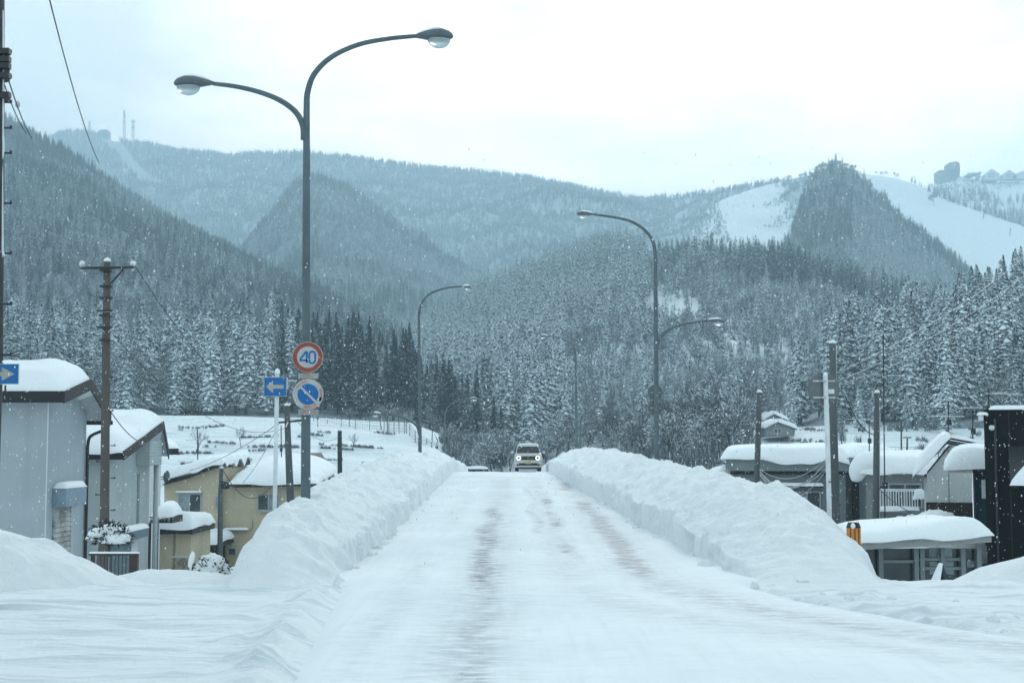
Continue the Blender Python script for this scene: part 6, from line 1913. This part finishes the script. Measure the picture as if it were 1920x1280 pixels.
# scrub at the wood's edge and in the dip by the road
for i in range(260):
    px = rd.uniform(830, 960); D = rd.uniform(125, 215); p = field_point(px, D)
    if project(p)[1] < 884 and rd.random() < .75: bi.append((p, SHR[rd.randrange(4)], rd.random() * 6.28, rd.uniform(.9, 2.2)))
for i in range(420):
    px = rd.uniform(1150, 1400); D = rd.uniform(110, 220); p = field_point(px, D)
    bi.append((p, SHR[rd.randrange(4)], rd.random() * 6.28, rd.uniform(1.2, 3.0)))
for i in range(40):
    px = rd.uniform(1560, 1860); D = rd.uniform(150, 200); p = field_point(px, D); bi.append((p, SHR[rd.randrange(4)], rd.random() * 6.28, rd.uniform(.5, 1.2)))
fb = forest('undergrowth', bi); fb['label'] = 'frosted brush along terrace edges and in the valley dip'; fb['category'] = 'undergrowth'

# leafless and young trees standing alone
BT = [bare_mesh('bare_tree', 500 + i, (T_BARE, T_BROWN, T_BARE)[i], h=9, depth=4, fan=4, split=True, wtw=.9) for i in range(3)]
BF = [bare_mesh('frost_tree', 520 + i, T_BARE, h=9, depth=4, fan=5, split=True, wtw=2.2) for i in range(2)]
def lone(label, px, D, h, kind, group, i, p=None):
    p = p or field_point(px, D)
    t = thing('leafless_tree' if kind != 'c' else 'young_conifer', label, 'tree', p, group, i * 1.7)
    if kind == 'c': t.scale = (h / 16,) * 3; parts = (('crown', PROTO[2 if i % 2 else 1, 0][i % 3]), ('trunk', TRUNKS[0]))
    else:
        me = (BT[i % 3] if kind == 'b' else BF[i % 2]); t.scale = (h / 9,) * 3; parts = (('trunk', me[0]), ('crown', me[1]))
    for nm, me in parts:
        c = bpy.data.objects.new(nm, me); c.parent = t; COL.objects.link(c)
g = 'thin leafless trees on the terraced field'
for i, (px, py, h) in enumerate(((371, 855, 3.2), (452, 838, 2.6), (661, 845, 2.4), (655, 800, 3.0), (715, 806, 4.0), (727, 810, 5.0), (762, 812, 3.6), (810, 828, 4.0), (842, 848, 4.4), (748, 798, 3.2), (880, 862, 3.5), (596, 800, 2.8))):
    lone('thin leafless sapling standing in the snow of the terraced field', 0, 0, h, 'b', g, i, find_D(px, py))
g = 'frosted trees in the dip below the huts'
for i, (px, D, h) in enumerate(((1180, 190, 9), (1215, 170, 8), (1262, 160, 9), (1290, 185, 11), (1320, 150, 8), (1345, 175, 10), (1375, 150, 8), (1240, 205, 11), (1300, 210, 12), (1400, 190, 9), (1365, 205, 11), (1150, 210, 10), (1270, 190, 10), (1330, 195, 11), (1385, 170, 9))):
    lone('frosted bushy tree in the dip between the right lamp and the huts', px, D, h, 'f', g, i)
g = 'frosted leafless trees by the road in the valley'
for i, (px, D, h) in enumerate(((905, 190, 7), (925, 170, 6), (945, 200, 9), (1040, 200, 8), (1060, 190, 9), (915, 210, 9), (960, 210, 8), (1100, 215, 9), (1020, 215, 10))):
    lone('frosted leafless tree in the valley behind the van', px, D, h, 'f', g, i)
g = 'small conifers below the right-hand stand'
for i, (px, D, h) in enumerate(((1735, 185, 7.5), (1775, 178, 8.0), (1700, 186, 5), (1640, 186, 6), (1578, 170, 4.6), (1484, 190, 6.5), (1900, 180, 9), (1320, 205, 8), (1175, 205, 5), (1610, 184, 6))):
    lone('small snow-laden conifer at the foot of the right-hand slopes', px, D, h, 'c', g, i)
h = H_['piste']
def on_piste(px, py):
    return min((h.at(px, i / 300) for i in range(300)), key=lambda q: abs(project(q)[1] - py))
lone('lone round frosted tree on the open ski slope', 0, 0, 15, 'f', None, 1, on_piste(1752, 387))

# ------------------------------------------------------------------ falling snow
rd = random.Random(4); b = MB()
for i in range(30000):
    y = 5 + 60 * rd.random() ** .7; x = rd.uniform(-.42, .42) * y * 1.1; z = rd.uniform(-2, .2 * y + 2.2)
    if y < 12 or (z < 1.0 and abs(x) < 7): continue
    s = rd.uniform(.004, .0115) * (1 if y > 9 else .6)
    c = Vector((x, y, z)); e = s * rd.uniform(1.0, 1.6)
    b.add([c + Vector((s, 0, 0)), c + Vector((-s * .5, s * .87, 0)), c + Vector((-s * .5, -s * .87, 0)), c + Vector((0, 0, e)), c - Vector((0, 0, e))], [(0, 1, 3), (1, 2, 3), (2, 0, 3), (1, 0, 4), (2, 1, 4), (0, 2, 4)])
fs = b.build('falling_snow', mat_plain('flake', (.9, .92, .93), .9, var=.02), smooth=True, fix=False)
fm = fs.data.materials[0]; nt = fm.node_tree; dfn = N(nt, 'ShaderNodeBsdfDiffuse'); trn = N(nt, 'ShaderNodeBsdfTranslucent'); mxn = N(nt, 'ShaderNodeMixShader')
for q in (dfn, trn): q.inputs[0].default_value = (.96, .98, 1, 1)
nt.links.new(dfn.outputs[0], mxn.inputs[1]); nt.links.new(trn.outputs[0], mxn.inputs[2]); nt.links.new(mxn.outputs[0], nt.nodes['Material Output'].inputs[0])
setp(fs, 'fine snowflakes drifting through the air', 'snowflakes', kind='stuff')

# ------------------------------------------------------------------ air, sky, light, camera
hz = MB(); hz.box((-1790, -75, -8), (1790, 3600, 660)); hb = hz.build('haze', [])
m = bpy.data.materials.new('haze_air'); m.use_nodes = True; nt = m.node_tree; nt.nodes.clear()
pv = N(nt, 'ShaderNodeVolumePrincipled'); out = N(nt, 'ShaderNodeOutputMaterial')
pv.inputs['Color'].default_value = (*HAZE_COL, 1); pv.inputs['Density'].default_value = HAZE_D; pv.inputs['Anisotropy'].default_value = 0.0
nt.links.new(pv.outputs[0], out.inputs['Volume'])
hb.data.materials.append(m)
setp(hb, kind='stuff')

w = bpy.data.worlds.new('World'); scene.world = w; w.use_nodes = True
nt = w.node_tree; bg = nt.nodes['Background']
sky = N(nt, 'ShaderNodeTexSky'); sky.sky_type = 'NISHITA'; sky.sun_disc = False
SE, SA = R(24), R(10)           # the hidden sun: low, ahead and slightly right
sky.sun_elevation = SE; sky.sun_rotation = SA; sky.dust_density = 3
tc = N(nt, 'ShaderNodeTexCoord'); gen = tc.outputs['Generated']
sun_v = Vector((math.sin(SA) * math.cos(SE), math.cos(SA) * math.cos(SE), math.sin(SE)))
dp = N(nt, 'ShaderNodeVectorMath', operation='DOT_PRODUCT'); nt.links.new(gen, dp.inputs[0]); dp.inputs[1].default_value = (math.sin(R(4)) * math.cos(R(16)), math.cos(R(4)) * math.cos(R(16)), math.sin(R(16)))
n1 = tex_noise(nt, 1.0, 5, gen, rough=.5, mapscale=(3.0, 3.0, 7.5), maploc=(.35, .1, .2))
n2 = tex_noise(nt, 1.0, 6, gen, rough=.6, mapscale=(6.5, 6.5, 22), maploc=(1.3, .4, .9))
g = ramp(nt, dp.outputs['Value'], [(.55, 0.0), (.90, .35), (.965, .75), (1.0, 1.0)])
v = math_n(nt, 'ADD', math_n(nt, 'MULTIPLY', g, .72), math_n(nt, 'MULTIPLY', math_n(nt, 'SUBTRACT', n1, .5), .8))
v = math_n(nt, 'ADD', v, math_n(nt, 'MULTIPLY', math_n(nt, 'SUBTRACT', n2, .5), .5))
cl = ramp(nt, v, [(.0, SKY_LO), (.45, SKY_MID), (.85, SKY_HI)])
mx = mixc(nt, .90, sky.outputs[0], cl)
nt.links.new(mx, bg.inputs[0]); bg.inputs[1].default_value = 0.1

sl = bpy.data.lights.new('sun', 'SUN'); sl.energy = SUN_E; sl.angle = R(14); sl.color = (1, .965, .92)
so = bpy.data.objects.new('sun', sl); so.rotation_euler = (-sun_v).to_track_quat('-Z', 'Y').to_euler(); COL.objects.link(so)

cam = bpy.data.cameras.new('camera'); cam.lens = 50; cam.sensor_width = 36; cam.clip_end = 9000; cam.clip_start = .1
co = bpy.data.objects.new('camera', cam); co.location = (0, 0, CAMH); co.rotation_euler = (math.pi / 2 + PITCH, 0, 0); COL.objects.link(co)
scene.camera = co
scene.view_settings.view_transform = 'Standard'; scene.view_settings.look = 'None'
scene.view_settings.exposure = EXPOSURE; scene.view_settings.gamma = 1
cy = scene.cycles
cy.use_denoising = True
cy.max_bounces = 6; cy.diffuse_bounces = 3; cy.glossy_bounces = 2; cy.transmission_bounces = 4; cy.volume_bounces = 2; cy.transparent_max_bounces = 8
cy.use_adaptive_sampling = True; cy.adaptive_threshold = .02
cy.sample_clamp_indirect = 6
